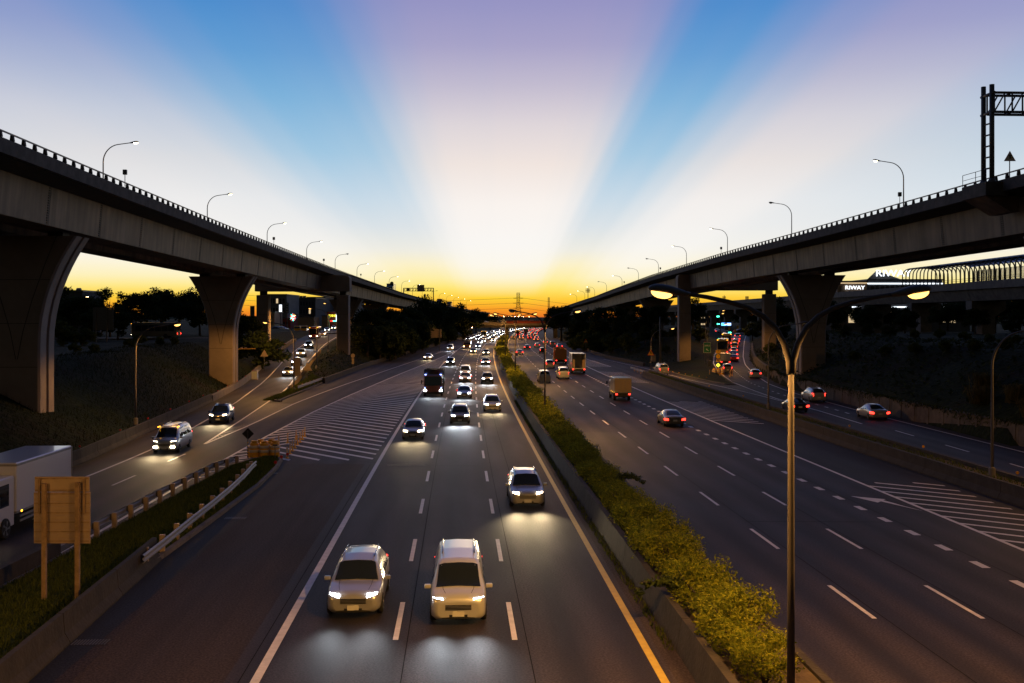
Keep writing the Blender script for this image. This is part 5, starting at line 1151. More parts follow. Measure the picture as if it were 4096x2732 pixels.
# collector lane
def coll(x, Y, kind, mt, label, head='head_white', beam=BEAM): return car(kind, mt, x, Y, 0, R(-1.2), label, head=head, beam=beam, full=False)
coll(-19.9, 238, 'sedan', 'car_white', 'pale sedan with warm headlights alone in the collector lane', 'head_warm'); coll(-18.6, 302, 'van', 'car_white', 'white van in the collector lane behind the pale sedan')
# dense far traffic towards the camera
rng = random.Random(3); FAR = []
for o in (A_R, A_M, A_L, -13.2):
    Y = 430 + rng.uniform(0, 10)
    while Y < 900:
        if not (o == -13.2 and Y < 425): FAR.append((o, Y))
        Y += rng.uniform(10, 19) if Y < 560 else rng.uniform(16, 30)
for o, Y in FAR[:110]:
    car(rng.choice(('sedan', 'suv', 'hatch', 'van')), rng.choice(('car_white', 'car_silver', 'car_grey', 'car_black', 'car_blue')), xr(Y) + o + rng.uniform(-.3, .3), Y, 0, head_ang(Y), 'distant car with lit headlights in the dense traffic by the overpass', head=rng.choice(('head_white', 'head_white', 'head_white', 'head_warm')), full=False, group='distant oncoming traffic')
bus('yellow-lit bus in the distant oncoming traffic before the overpass', xr(505) + A_L + .4, 505, body='car_yellow', front=True)
# away-going traffic, right carriageway
B1, B2, B3, B4 = 6.3, 9.95, 13.6, 17.0
def away(o, Yr, kind, mt, label, tail='tail_red', full=True, group=None):
    L = CARS[kind]['L']; Y = Yr + L / 2; return car(kind, mt, xr(Y) + o, Y, 0, head_ang(Y) + math.pi, label, tail=tail, front=False, full=full, group=group)
away(B3 + .3, 91, 'sedan', 'car_grey', 'grey sedan with red tail lights, nearest on the far carriageway')
truck('small box truck with tan box on the far carriageway', xr(122) + B3, 122.5, 0, head_ang(122) + math.pi, front=False, L=5.4, W=1.0, H=2.75, cab='car_white', box='box_tan')
away(B2 + .4, 161.5, 'van', 'car_white', 'white van left of the open truck, far carriageway'); away(B1 + .3, 152, 'van', 'car_silver', 'silver van passing the second twin-arm lamp', tail='sign_red')
truck('tall open-backed truck seen from behind, far carriageway', xr(181) + B3 + .7, 181, 0, head_ang(181) + math.pi, front=False, L=8.0, H=3.6, bed='open_box', cab='car_white', box='box_white')
truck('orange dump truck ahead of the open-backed truck', xr(218) + B3 + .5, 218, 0, head_ang(218) + math.pi, front=False, L=8.4, H=3.3, bed='dump', cab='car_white', box='truck_orange')
away(B2 + .6, 196, 'suv', 'car_beige', 'beige car with red tail lights left of the orange truck'); away(B1 + .6, 268, 'sedan', 'car_white', 'white-roofed sedan with bright red brake lights next to the hedge')
away(B2 + .4, 313, 'sedan', 'car_black', 'black sedan with red lights in the second lane', full=False); away(B3, 277, 'suv', 'car_black', 'black car with amber and red lights in the third lane', full=False); away(B3 + .6, 333, 'hatch', 'car_white', 'white hatchback with red lights, third lane', full=False)
away(18.4, 370, 'suv', 'car_white', 'white car half hidden behind the second lamp pole', full=False); away(19.8, 342, 'van', 'car_silver', 'silver van on the outer lane above the orange truck', full=False); away(21.2, 325, 'sedan', 'car_white', 'white sedan on the outer lane above the open truck', full=False)
away(16.2, 427, 'sedan', 'car_silver', 'silver sedan with amber tail light, farther up the far carriageway', tail='tail_orange', full=False)
bus('red-lit bus far up the right carriageway before the overpass', xr(545) + B1 + .8, 545, rz=math.pi, front=False, body='bus_red'); truck('yellow-framed box truck under the overpass', xr(600) + B2 + 1, 600, rz=math.pi, front=False, L=8, H=3.4, box='box_tan', full=False)
FAR2 = []
for o in (B1, B2, B3, B4):
    Y = 445 + rng.uniform(0, 25)
    while Y < 950: FAR2.append((o, Y)); Y += rng.uniform(16, 34)
for o, Y in FAR2[:80]:
    car(rng.choice(('sedan', 'suv', 'hatch', 'van')), rng.choice(('car_white', 'car_silver', 'car_grey', 'car_black', 'car_red')), xr(Y) + o + rng.uniform(-.3, .3), Y, 0, math.pi + head_ang(Y), 'distant car with lit red tail lights receding under the overpass', tail=rng.choice(('tail_red', 'tail_red', 'tail_orange')), front=False, full=False, group='distant receding traffic')
# left slip road
def ramp_rz(Y): s = ((SL(Y + 5) + SR(Y + 5)) - (SL(Y - 5) + SR(Y - 5))) / 20; return -math.atan(s)
truck('white box truck leaving the picture on the left slip road', -24.1, 48.1, 0, R(2), L=8.4, W=1.2, H=3.3, cab='box_white', box='box_white', head='head_warm', beam=BEAM * .3)
e = car('van', 'car_white', -25.7, 75.8, 0, R(4), 'white van with yellow lights and double headlights on the slip road', head='head_warm', beam=BEAM * 1.5)
for s in (-1, 1):
    b = MB(); b.cbox(s * .62 - .16, s * .62 + .16, -2.50, -2.42, .42, .56, .02); b.build('fog_light', M['head_warm'], e)
    b = MB(); b.box(s * .7 - .02, s * .7 + .02, -1.5, -.9, 1.84, 1.88); b.build('light_strip', M['turn_amber'], e)
car('suv', 'car_blue', -27.95, 96.3, 0, ramp_rz(96), 'dark blue car coming down the slip road behind the van', head='head_warm', beam=BEAM * 1.2)
for x, Y, kind, mt, l, hd in ((-37.2, 166.5, 'sedan', 'car_silver', 'silver sedan at the stop line on the slip road', 'head_white'), (-40.3, 187, 'hatch', 'car_grey', 'grey car partly behind the back of the white sign', 'head_white'), (-43.6, 207, 'suv', 'car_white', 'white car halfway up the slip road', 'head_white'), (-46.7, 230, 'suv', 'car_black', 'black car below the red bus on the slip road', 'head_white')):
    car(kind, mt, x, Y, itp(ZL, Y), ramp_rz(Y), l, head=hd, beam=BEAM * .7, full=False)
bus('red bus with amber marker lights coming down the slip road', -55.3, 281, itp(ZL, 281), ramp_rz(270), body='bus_red')
for x, Y, mt, l, hd in ((-57.8, 301, 'car_yellow', 'yellow taxi beside the red bus', 'head_warm'), (-66, 352, 'car_silver', 'silver car with white headlights behind the taxi', 'head_white'), (-72.3, 400, 'car_white', 'white car under the last sodium lamp, town end', 'head_warm'), (-75.5, 431, 'car_white', 'white car beside the square column at the town end', 'head_white')):
    car('sedan' if Y < 420 else 'van', mt, x + 1, Y, max(5.05, itp(ZL, Y)) if Y > 318 else itp(ZL, Y), ramp_rz(290), l, head=hd, full=False, beam=BEAM * .5 if Y < 360 else 0)
for u, l in ((1184, 'parked yellow truck left of the other, town lot'), (1211, 'parked yellow truck next to the red bus, town lot')): p = atY(u, 1330, 324); truck(l, p.x, 327, 5.05, R(6), L=6, W=1.05, H=2.4, bed='flat', cab='car_yellow', box='car_grey', head='lens_off', full=False)
for u, mt, l in ((1105, 'car_black', 'dark parked car at the left end of the town lot'), (1119, 'car_silver', 'silver parked car in the middle of the town lot'), (1131, 'car_white', 'white parked hatchback at the right end of the town lot')): p = atY(u, 1324, 380); car('hatch', mt, p.x, 381, 5.05, R(70), l, full=False, head='lens_off')
bus('dark bus passing on the upper street behind the left embankment', -74, 208, 5.75, R(-90), L=9.5, H=3.2, body='car_grey', lit=False)
# trucks up on the left viaduct
for Y, bx, l in ((352, 'cab_blue', 'blue and white truck roof showing above the left viaduct parapet'), (560, 'car_red', 'far truck with red box on the left viaduct'), (620, 'box_white', 'farthest white truck on the left viaduct')): truck(l, vx(-1, Y) - 3.2, Y, vz(-1, Y) - 1.25, head_ang(Y), H=4.0, L=9, box=bx, cab='cab_blue', full=False, cabH=3.0)
for x, l in ((-22, 'car crossing the far overpass on the left with red light'), (-12.5, 'pale car crossing the far overpass left of the sodium lamps')): car('sedan', 'car_silver', x, 488, 6.75, R(90), l, full=False, front=False)
# right slip road and street
def q_rz(Y): s = ((QL(Y + 5) + QR(Y + 5)) - (QL(Y - 5) + QR(Y - 5))) / 20; return -math.atan(s) + math.pi
for x, Y, kind, mt, l in ((36.0, 119.5, 'suv', 'car_silver', 'silver car with red tail lights beside the retaining wall, left one'), (30.2, 107, 'sedan', 'car_black', 'dark car behind the near lamp pole on the right slip road'), (35.8, 99.5, 'sedan', 'car_silver', 'silver sedan close to the retaining wall, right one'), (40.2, 165.5, 'hatch', 'car_white', 'white hatchback turning up the street past the retaining wall'), (37.6 + 1, 179.5, 'suv', 'car_grey', 'grey car behind the small box truck at the gore')):
    car(kind, mt, x, Y, itp(ZR, Y), q_rz(Y), l, front=False)
car('van', 'car_silver', 26.3, 176, 0, math.pi + R(3), 'silver van on the merging lane behind the merge sign', front=False)
truck('small white box truck entering the street', 42.6, 200, itp(ZR, 200), q_rz(200), front=False, L=5.2, W=1.0, H=2.5, box='box_white', cab='car_white')
bus('tall cream bus with lit edges queueing on the street', 48.3, 229, itp(ZR, 229), q_rz(229), front=False, H=3.9, L=10, body='bus_cream')
bus('second dark bus queueing ahead of the cream bus', 56.3, 262, itp(ZR, 262), q_rz(262), front=False, H=3.4, L=9, body='car_grey')
for i, (Y, kind, mt, l) in enumerate(((213, 'sedan', 'car_red', 'last car of the street queue with glowing red tail lights'), (224, 'sedan', 'car_black', 'second car from the end of the street queue'), (235, 'hatch', 'car_white', 'white third car of the street queue'), (246, 'van', 'car_grey', 'dark van in the street queue'), (259, 'van', 'car_yellow', 'yellow van in the street queue'), (273, 'sedan', 'car_silver', 'silver car in the street queue ahead of the yellow van'), (286, 'sedan', 'car_red', 'red car near the head of the street queue'), (300, 'suv', 'car_black', 'first car of the street queue at the junction'))):
    car(kind, mt, QR(Y) - 2.2, Y, itp(ZR, Y), q_rz(Y), l, front=False, full=False)
for x, y, rz, l in ((66, 340, 90, 'white car crossing the junction, left one'), (72, 342, 80, 'pale car crossing the junction in the middle'), (79, 345, 95, 'dark car crossing the junction, right one'), (73, 356, 170, 'car waiting beyond the junction under the metro viaduct'), (84, 352, 190, 'car turning right at the junction')): car('sedan', rng.choice(('car_white', 'car_silver', 'car_black')), x, y, 4.62, R(rz), l, front=False, full=False)

# ------------------------------------------------------------------ signs and small road furniture
def tri_sign(loc, label, h=2.6, s=.95, mt='sign_yellow', rz=0, back=False, symbol=True, pole='post_grey'):
    e = empty('warning_sign', loc, rz, label=label, cat='sign')
    b = MB(); b.tube([(0, .05, 0), (0, .05, h + s * .8)], .04, 8); b.build('post', M[pole], e)
    T = lambda k, y: [(-s * k, y, h + s * .29 * (1 - k) * 2), (s * k, y, h + s * .29 * (1 - k) * 2), (0, y, h + s * 1.73 * k + s * .29 * (1 - k) * 2)]
    b = MB(); b.loft([T(1, .0), T(1, .03)], closed=True, caps=True); p = b.build('plate', M['sign_back' if back else 'sign_red'], e)
    if not back:
        b = MB(); b.poly(T(.80, -.006)); b.build('face', M[mt], p)
        if symbol: b = MB(); z = h + s * .42; b.poly([(-.05, -.012, z), (.05, -.012, z), (.05, -.012, z + .42 * s), (.15, -.012, z + .42 * s), (0, -.012, z + .72 * s), (-.15, -.012, z + .42 * s), (-.05, -.012, z + .42 * s)]); b.poly([(.05, -.012, z + .30 * s), (.05, -.012, z + .2 * s), (.17, -.012, z + .02), (.21, -.012, z + .08)]); b.build('arrow', M['sign_black'], p)
    return e
def panel_sign(loc, label, w, zc, h, mt, rz=0, pole=True, lines=(), border='sign_white', name='road_sign', po=0, arrow=None):
    e = empty(name, loc, rz, label=label, cat='sign')
    if pole: b = MB(); b.tube([(po, .06, 0), (po, .06, zc + h / 2)], .05, 8); b.build('post', M['post_grey'], e)
    b = MB(); b.box(-w / 2, w / 2, -.02, .02, zc - h / 2, zc + h / 2); p = b.build('plate', M[border], e)
    b = MB(); b.box(-w / 2 + .05, w / 2 - .05, -.028, -.021, zc - h / 2 + .05, zc + h / 2 - .05); b.build('face', M[mt], p)
    for body, sz, dz, tm in lines: text(body, sz, tm, p, (0, -.034, zc + dz), ext=.002)
    if arrow:
        (ax, az), ang, L, tm = arrow; b = MB(); c, s_ = math.cos(ang), math.sin(ang); pt = lambda a, d: (ax + a * c - d * s_, -.034, zc + az + a * s_ + d * c); k = L / 2
        b.poly([pt(-k, -.09 * L), pt(k * .2, -.09 * L), pt(k * .2, -.3 * L), pt(k, 0), pt(k * .2, .3 * L), pt(k * .2, .09 * L), pt(-k, .09 * L)]); b.build('arrow', M[tm], p)
    return e
# back of a large panel sign, near left
e = empty('sign_board', (-15.75, 35.0, .16), label='back of a large slatted sign board on two posts, near left', cat='sign')
for x in (-.58, .58): b = MB(); b.cbox(x - .075, x + .075, -.16, -.02, 0, 4.05 if x < 0 else 4.1, .012); b.build('post', M['wood_post'], e)
for i in range(11): b = MB(); z0 = 1.93 + i * .163; b.cbox(-.99, .99, 0, .03, z0, z0 + .158, .006); b.build('slat', M['sign_back'], e)
b = MB(); b.cbox(-.96, .96, .0, .03, 3.74, 4.27, .01); b.build('upper_panel', M['sign_back'], e)
b = MB()
for i in range(6): z0 = 2.0 + i * .33; b.box(-.97, .97, -.02, 0, z0, z0 + .035)
b.box(-.94, .94, -.025, 0, 3.78, 3.82); b.box(-.94, .94, -.02, 0, 4.19, 4.23); b.build('rib', M['wood_post'], e)
for x in (-.78, .78): b = MB(); b.box(x - .04, x + .04, -.045, -.02, 2.98, 4.2); b.build('bracket', M['wood_post'], e)
# island nose: barrels, diamond board, delineators
def barrel(x, y, label, top=False):
    e = empty('crash_barrel', (x, y, .02), random.random() * 3, label=label, cat='barrel')
    b = MB(); b.lathe([(.34, 0), (.35, .05), (.33, .3), (.34, .33), (.34, .58), (.32, .62), (.32, .9), (.30, 1.0), (.22, 1.04)], 18); b.build('drum', M['orange_plastic'], e)
    for z in (.34, .64): b = MB(); b.lathe([(.346, z), (.346, z + .2)], 18); b.build('reflective_band', M['reflect_white'], e)
    b = MB(); b.lathe([(.2, 1.04), (.24, 1.1), (.2, 1.16), (.05, 1.17)], 14); b.build('lid', M['orange_plastic'], e)
for x, y, l in ((-18.45, 71.6, 'orange striped barrel at the left of the front row'), (-17.72, 71.5, 'orange striped barrel in the middle of the front row'), (-17.0, 71.7, 'orange striped barrel at the right of the front row'), (-18.2, 72.5, 'orange barrel at the left of the rear row, mostly hidden'), (-17.45, 72.6, 'orange barrel in the middle of the rear row, mostly hidden')): barrel(x, y, l)
e = empty('hazard_board', (-18.6, 70.4, .14), label='black diamond board on a striped post beside the orange barrels', cat='sign')
b = MB(); b.tube([(0, 0, 0), (0, 0, 1.9)], .035, 8); b.build('post', M['post_dark'], e)
b = MB(); b.poly([(0, .03, 1.25), (.42, .03, 1.67), (0, .03, 2.09), (-.42, .03, 1.67)]); b.poly([(0, .05, 1.25), (-.42, .05, 1.67), (0, .05, 2.09), (.42, .05, 1.67)]); b.build('diamond_panel', M['sign_black'], e)
for k in range(5): b = MB(); b.tube([(0, 0, .12 + k * .22), (0, 0, .22 + k * .22)], .038, 8); b.build('yellow_band', M['sign_yellow'], e)
def delineator(x, y, label, group=None, z=0.0, h=.8, mt='orange_plastic'):
    e = empty('delineator_post', (x, y, z), label=label, cat='post', group=group)
    b = MB(); b.lathe([(.16, 0), (.15, .03), (.06, .06), (.055, h - .03), (.03, h)], 10); b.build('tube', M[mt], e)
    for k in range(3): b = MB(); b.lathe([(.058, h * .5 + k * .14), (.058, h * .5 + .075 + k * .14)], 10); b.build('reflective_band', M['reflect_white'], e)
for X, Yv in ((450, 610), (1012, 400), (1180, 340), (1338, 282), (822, 470), (630, 540)): p = at(900 + X * .2127, 1700 + Yv * .2127); delineator(p.x, p.y, 'yellow post with white bands in the row left of the island nose', 'yellow posts, left row')
for X, Yv in ((1170, 625), (1225, 545), (1270, 487), (1317, 434), (1365, 376), (1412, 325), (1457, 274), (1500, 219)): p = at(900 + X * .2127, 1700 + Yv * .2127); delineator(p.x, p.y, 'yellow post with white bands in the row across the chevron hatching', 'yellow posts, right row')
e = empty('small_sign_post', (-16.35, 69.0, .14), label='thin grey T-shaped post at the island nose', cat='post'); b = MB(); b.tube([(0, 0, 0), (0, 0, 1.0)], .03, 6); b.build('stem', M['post_grey'], e); b = MB(); b.box(-.16, .16, -.03, .03, 1.0, 1.1); b.build('plate', M['post_grey'], e)
# signs along the left
tri_sign((-30.1, 147, .2), 'yellow triangular sign seen from behind on the grass wedge', h=2.0, s=.72, back=True)
p = atY(1057, 1430, 175); tri_sign((p.x, 175, terrain(p.x, 175)), 'triangular sign seen from behind on the embankment by the slip road', h=2.6, s=.7, back=True)
panel_sign((-34.0, 158, .5), 'back of a tall pale sign panel beside the slip road guardrail', 1.15, 1.7, 2.9, 'sign_back', border='sign_back')
p = at(1446, 1478); e = empty('round_sign', (-29.6, 186, .3), label='round sign with a plate below, seen from behind by the wooded bank', cat='sign')
b = MB(); b.tube([(0, .05, 0), (0, .05, 3.0)], .05, 8); b.build('post', M['post_grey'], e); b = MB(); b.tube([(0, 0, 2.6), (0, .03, 2.6)], .4, 18); b.build('disc', M['sign_back'], e); b = MB(); b.box(-.22, .22, 0, .03, 1.0, 2.1); b.build('plate', M['sign_back'], e)
x0, Ys = -30.5 - 1.0, 300; e = empty('sign_board', (-23.5, Ys, .5), label='large pale sign board seen from behind before the dark trees', cat='sign')
x0 = atY(1723, 0, Ys).x; x1 = atY(1766, 0, Ys).x; zt, zb_ = atY(0, 1316, Ys).z, atY(0, 1351, Ys).z
b = MB(); n = 10
for i in range(n): b = MB(); z0 = zb_ + (zt - zb_) * i / n; b.box(x0, x1, Ys - .03, Ys + .03, z0, z0 + (zt - zb_) / n - .02); wb(b, 'slat', M['sign_back'], e)
b = MB(); b.box(x0, x0 + 1.1, Ys - .03, Ys + .03, zt + .02, zt + .45); wb(b, 'top_panel', M['sign_back'], e)
b = MB(); b.box(x1 - .62, x1 - .42, Ys - .2, Ys - .04, -.1, zt); wb(b, 'post', M['post_dark'], e)
for y, o in ((330, 6.0), (384, 6.3)):
    e = empty('round_sign', (vx(-1, y) - .4, y, vz(-1, y) - .4), label='round sign on the left viaduct parapet, %s one' % ('nearer' if y < 350 else 'farther'), cat='sign'); b = MB(); b.tube([(0, 0, 0), (0, 0, 2.3)], .05, 6); b.build('post', M['post_dark'], e); b = MB(); b.tube([(0, -.05, 2.3), (0, 0, 2.3)], .62, 18); d = b.build('disc', M['sign_black'], e); b = MB(); b.box(-.35, .35, -.062, -.052, 2.24, 2.36); b.build('bar', M['sign_back'], d)
for y in (455, 600):
    e = empty('diamond_sign', (vx(-1, y) - .4, y, vz(-1, y) - .4), label='diamond sign on the left viaduct parapet, %s one' % ('nearer' if y < 500 else 'farther'), cat='sign'); b = MB(); b.tube([(0, 0, 0), (0, 0, 1.8)], .05, 6); b.build('post', M['post_dark'], e); b = MB(); b.poly([(0, -.03, 1.4), (.7, -.03, 2.1), (0, -.03, 2.8), (-.7, -.03, 2.1)]); b.poly([(0, 0, 1.4), (-.7, 0, 2.1), (0, 0, 2.8), (.7, 0, 2.1)]); b.build('plate', M['sign_back'], e)
e = empty('sign_board', (-71.5, 175, 5.5), label='large dark slatted board among the left trees behind the embankment', cat='sign')
for i in range(14): b = MB(); z0 = 2.3 + i * .285; b.box(-1.85, 1.75, 0, .05, z0, z0 + .27); b.build('slat', M['post_dark'], e)
for x in (-1.3, .6): b = MB(); b.box(x - .1, x + .1, -.15, -.02, -.3, 6.3); b.build('post', M['post_dark'], e)
# speed camera arm on a yellow pole, cabinet
e = empty('camera_pole', (-41.2, 147.5, .4), label='yellow camera pole with side arm by the flared pier on the slope', cat='pole')
b = MB(); b.tube([(0, 0, 0), (0, 0, 5.3)], .09, 8); b.build('post', M['sign_yellow'], e); b = MB(); b.tube([(-.4, 0, 4.95), (3.4, 0, 5.0)], .06, 8); b.tube([(0, 0, 3.6), (.25, 0, 4.4), (.9, 0, 4.95)], .045, 8); b.build('arm', M['sign_yellow'], e)
for x in (1.3, 1.9): b = MB(); b.cbox(x - .12, x + .12, -.2, .15, 5.03, 5.2, .02); b.build('camera', M['sign_back'], e)
b = MB(); b.cbox(-.16, .16, -.35, -.1, 1.5, 2.5, .03); b.build('control_box', M['post_grey'], e)
e = empty('utility_cabinet', (-38.7, 150.5, .55), label='pale utility cabinet behind the slip road barrier', cat='cabinet'); b = MB(); b.cbox(-.45, .45, -.3, .3, .1, 1.45, .03); b.build('case', M['sign_back'], e); b = MB(); b.box(-.4, .4, -.315, -.305, .2, 1.38); b.build('door', M['sign_white'], e)
# right: merge signs, green signs, route shield
tri_sign((vx(1, 78.8) + .2, 78.8, vz(1, 78.8) - .9), 'red-edged merge warning sign beside the dark gantry', h=1.75, s=.47, mt='reflect_white')
tri_sign((23.75, 171.2, .1), 'yellow merge triangle on the lamp pole by the double barrier', h=3.4, s=.62)
p = atY(2343, 1385, 262); tri_sign((p.x, 262, .3), 'small yellow triangle sign before the dark trees right of the far carriageway', h=3.2, s=.5)
UT = 186.0
panel_sign((36.3, UT, .4), 'green U-turn lane sign with white arrow pointing up left, nearer one', 1.35, 4.0, 1.9, 'sign_green', lines=(('迴轉道', .36, .35, 'sign_white'),), arrow=((0, -.4), R(140), .6, 'sign_white'), po=.3)
panel_sign((50.2, 268, 2.9), 'green U-turn lane sign farther up the street', 1.5, 3.6, 1.9, 'sign_green', lines=(('迴轉道', .4, .35, 'sign_white'),), arrow=((0, -.4), R(140), .6, 'sign_white'))
panel_sign((36.4, 132.5, 1.3), 'green street direction sign partly behind a lamp pole, arrow up right', 1.05, 3.85, 1.42, 'sign_green', lines=(('文化北路', .27, .36, 'sign_white'), ('Wenhua N. Rd.', .15, .06, 'sign_white')), arrow=((.1, -.38), R(45), .5, 'sign_white'), po=.15)
e = empty('route_sign', (36.7, 178, .25), label='yellow SOUTH plate above a flower-shaped route shield', cat='sign')
b = MB(); b.tube([(0, .06, 0), (0, .06, 4.0)], .04, 8); b.build('post', M['post_grey'], e)
b = MB(); b.box(-.42, .42, -.02, .02, 3.35, 3.95); p1 = b.build('direction_plate', M['sign_yellow'], e); text('南', .26, 'sign_black', p1, (0, -.03, 3.78), ext=.002); text('SOUTH', .17, 'sign_black', p1, (0, -.03, 3.48), ext=.002)
def plum(r, y): return [((r * (.78 + .22 * abs(math.cos(2.5 * a)))) * math.sin(a), y, 2.83 + (r * (.78 + .22 * abs(math.cos(2.5 * a)))) * math.cos(a)) for a in [2 * math.pi * k / 60 for k in range(60)]]
b = MB(); b.poly(plum(.50, -.012)[::-1]); s1 = b.build('shield', M['sign_green'], e); b = MB(); b.poly(plum(.42, -.02)[::-1]); b.build('shield_face', M['sign_yellow'], s1); text('1', .5, 'sign_black', s1, (0, -.03, 2.83), ext=.002)
b = MB(); b.box(-.33, .33, -.02, .02, 1.85, 2.25); p2 = b.build('arrow_plate', M['sign_yellow'], e); b = MB(); b.poly([(.2, -.03, 1.93), (.05, -.03, 2.1), (.1, -.03, 2.15), (-.2, -.03, 2.2), (-.08, -.03, 1.98), (-.03, -.03, 2.03), (.14, -.03, 1.88)]); b.build('arrow', M['sign_black'], p2)
b = MB(); z = .9; [b.poly([(x, -.02, zz), (x + .11, -.02, zz + .11), (x, -.02, zz + .22), (x - .11, -.02, zz + .11)]) for x, zz in ((0, z), (-.13, z + .13), (.13, z + .13), (0, z + .26), (-.26, z + .26), (.26, z + .26), (-.13, z + .39), (.13, z + .39), (0, z + .52))]; b.build('hazard_diamond', M['neon_yellow'], e)
for k in range(3): barrel(35.3 + .7 * k, 174.5, ('striped barrel at the left end of the gore row', 'striped barrel in the middle of the gore row', 'striped barrel at the right end of the gore row')[k])
for x, y in ((33.6, 170), (34.9, 168), (36.3, 166.5), (37.2, 169), (37.5, 171.5)): delineator(x, y, 'thin yellow post at the tip of the grass gore', 'yellow posts at the gore', .1, 1.0)
tri_sign((37.8, 196, .4), 'small triangular sign beside the nearer green sign', h=4.2, s=.45, mt='reflect_white')
e = empty('utility_cabinet', (38.6, 195.5, .3), label='grey utility cabinet at the lamp base on the grass gore', cat='cabinet'); b = MB(); b.cbox(-.4, .4, -.25, .25, 0, 1.3, .03); b.build('case', M['post_grey'], e)
# tall equipment mast and cabinet between the carriageways on the right
e = empty('equipment_mast', (28.6, 193, .6), label='tall dark mast with a grey cabinet below the right viaduct', cat='mast'); b = MB(); b.tube([(0, 0, 0), (0, 0, 9.6)], [.24, .16], 10); b.lathe([(.55, 0), (.5, .2), (.3, .8)], 8); b.build('pole', M['post_dark'], e); b = MB(); b.cbox(-1.6, -.9, -.3, .3, .9, 2.3, .03); b.build('cabinet', M['post_grey'], e)
panel_sign((23.6, 380, .3), 'narrow yellow sign at the right overpass abutment', 1.3, 3.6, 2.8, 'sign_yellow', border='sign_yellow')
# traffic signals and lit boards at the right junction
def signal(u, v, Y, mt, label):
    p = atY(u, v, Y); e = empty('traffic_signal', (p.x, Y, 4.6), label=label, cat='traffic light'); z = p.z - 4.6
    b = MB(); b.tube([(.9, 0, 0), (.9, 0, z + .4)], .09, 8); b.tube([(.9, 0, z + .1), (0, 0, z + .1)], .05, 6); b.build('post', M['post_dark'], e); b = MB(); b.cbox(-.75, .75, -.15, .15, z - .25, z + .3, .04); h = b.build('housing', M['sign_black'], e)
    for k in (-1, 0, 1): b = MB(); b.tube([(k * .48, -.17, z), (k * .48, -.15, z)], .19, 12); b.build('lens', M[mt if (k >= 0 and mt == 'neon_green') else ('sign_black' if mt == 'neon_green' else mt)], h)
signal(2869, 1266, 325, 'neon_green', 'upper green traffic light at the junction'); signal(2870, 1296, 312, 'neon_green', 'lower green traffic light left of the lit blue boards'); signal(2916, 1330, 334, 'neon_green', 'low green traffic light amid the crossing cars')
for u, l in ((2894, 'glowing cyan message board left at the junction'), (2915, 'glowing blue message board right at the junction')):
    p = atY(u, 1297, 330); e = empty('message_board', (p.x, 330, 4.6), label=l, cat='sign'); z = p.z - 4.6; b = MB(); b.cbox(-.72, .72, -.1, .1, z - .45, z + .45, .02); b.build('screen', M['screen_blue'], e); b = MB(); b.tube([(.9, .1, 0), (.9, .1, z + .6)], .08, 8); b.tube([(.9, .1, z + .5), (-.7, .1, z + .5)], .05, 6); b.build('post', M['post_dark'], e)
    b = MB(); [b.box(-.6 + .17 * k, -.48 + .17 * k, -.115, -.104, z + dz - .14, z + dz + .14) for k in range(8) for dz in (-.2, .2) if (k * 7 + int(dz * 10)) % 5]; b.build('led_text', M['led_cyan' if u < 2900 else 'neon_white'], e)
for u, v0, v1, Y, l in ((2917, 1305, 1320, 322, 'tall yellow sign board by the low green light'), (2941, 1316, 1337, 318, 'yellow sign board with white squares by the junction'), (2951, 1302, 1316, 326, 'yellow sign board at the edge of the street trees')):
    p = atY(u, v1, Y); panel_sign((p.x, Y, 4.6), l, .62, (p.z + atY(u, v0, Y).z) / 2 - 4.6, atY(u, v0, Y).z - p.z, 'sign_yellow', border='sign_yellow')

# ------------------------------------------------------------------ vegetation
def leaf_cloud(rnd, clumps, n, size, flat=.75):
    b = MB(); tot = sum(c[1] ** 2 for c in clumps)
    for c, r in clumps:
        for _ in range(int(n * r * r / tot) + 1):
            d = Vector((rnd.gauss(0, 1), rnd.gauss(0, 1), rnd.gauss(0, 1))).normalized(); q = c + Vector((d.x, d.y, d.z * flat)) * r * (rnd.random() ** .45)
            a = Vector((rnd.gauss(0, 1), rnd.gauss(0, 1), rnd.gauss(0, .6))).normalized(); t = a.cross(d + Vector((0, 0, .3))).normalized(); s = size * rnd.uniform(.6, 1.35)
            n0 = len(b.v); b.v += [tuple(q - a * s), tuple(q + t * s * .42), tuple(q + a * s), tuple(q - t * s * .42)]; b.face((n0, n0 + 1, n0 + 2, n0 + 3))
    return b
def tree_proto(seed, H, rx, rz, th, nc, nl, size, mt, spread=.8, cr=.34):
    """returns (trunk mesh, crown mesh): tapered trunk, limbs that reach the leaf clumps"""
    rnd = random.Random(seed); clumps = []; cz = H - rz
    for i in range(nc):
        while True:
            d = Vector((rnd.uniform(-1, 1), rnd.uniform(-1, 1), rnd.uniform(-1, 1)))
            if .25 < d.length < 1: break
        clumps.append((Vector((d.x * rx * spread, d.y * rx * spread, cz + d.z * rz * spread)), rx * cr * rnd.uniform(.65, 1.25)))
    tb = MB(); r0 = th
    top = Vector((rnd.uniform(-.4, .4), rnd.uniform(-.4, .4), cz)); tb.tube([(0, 0, -.5), tuple(top * .35), tuple(top * .7), tuple(top)], [r0 * 1.3, r0, r0 * .75, r0 * .4], 7)
    for c, r in clumps[:16]:
        s = top * rnd.uniform(.45, .95); m_ = (s + c) / 2 + Vector((0, 0, rnd.uniform(-.3, .3))); tb.tube([tuple(s), tuple(m_), tuple(c)], [r0 * .35, r0 * .22, r0 * .08], 5)
    return tb.mesh('trunk', M['bark']), leaf_cloud(rnd, clumps, nl, size).mesh('crown', M[mt])
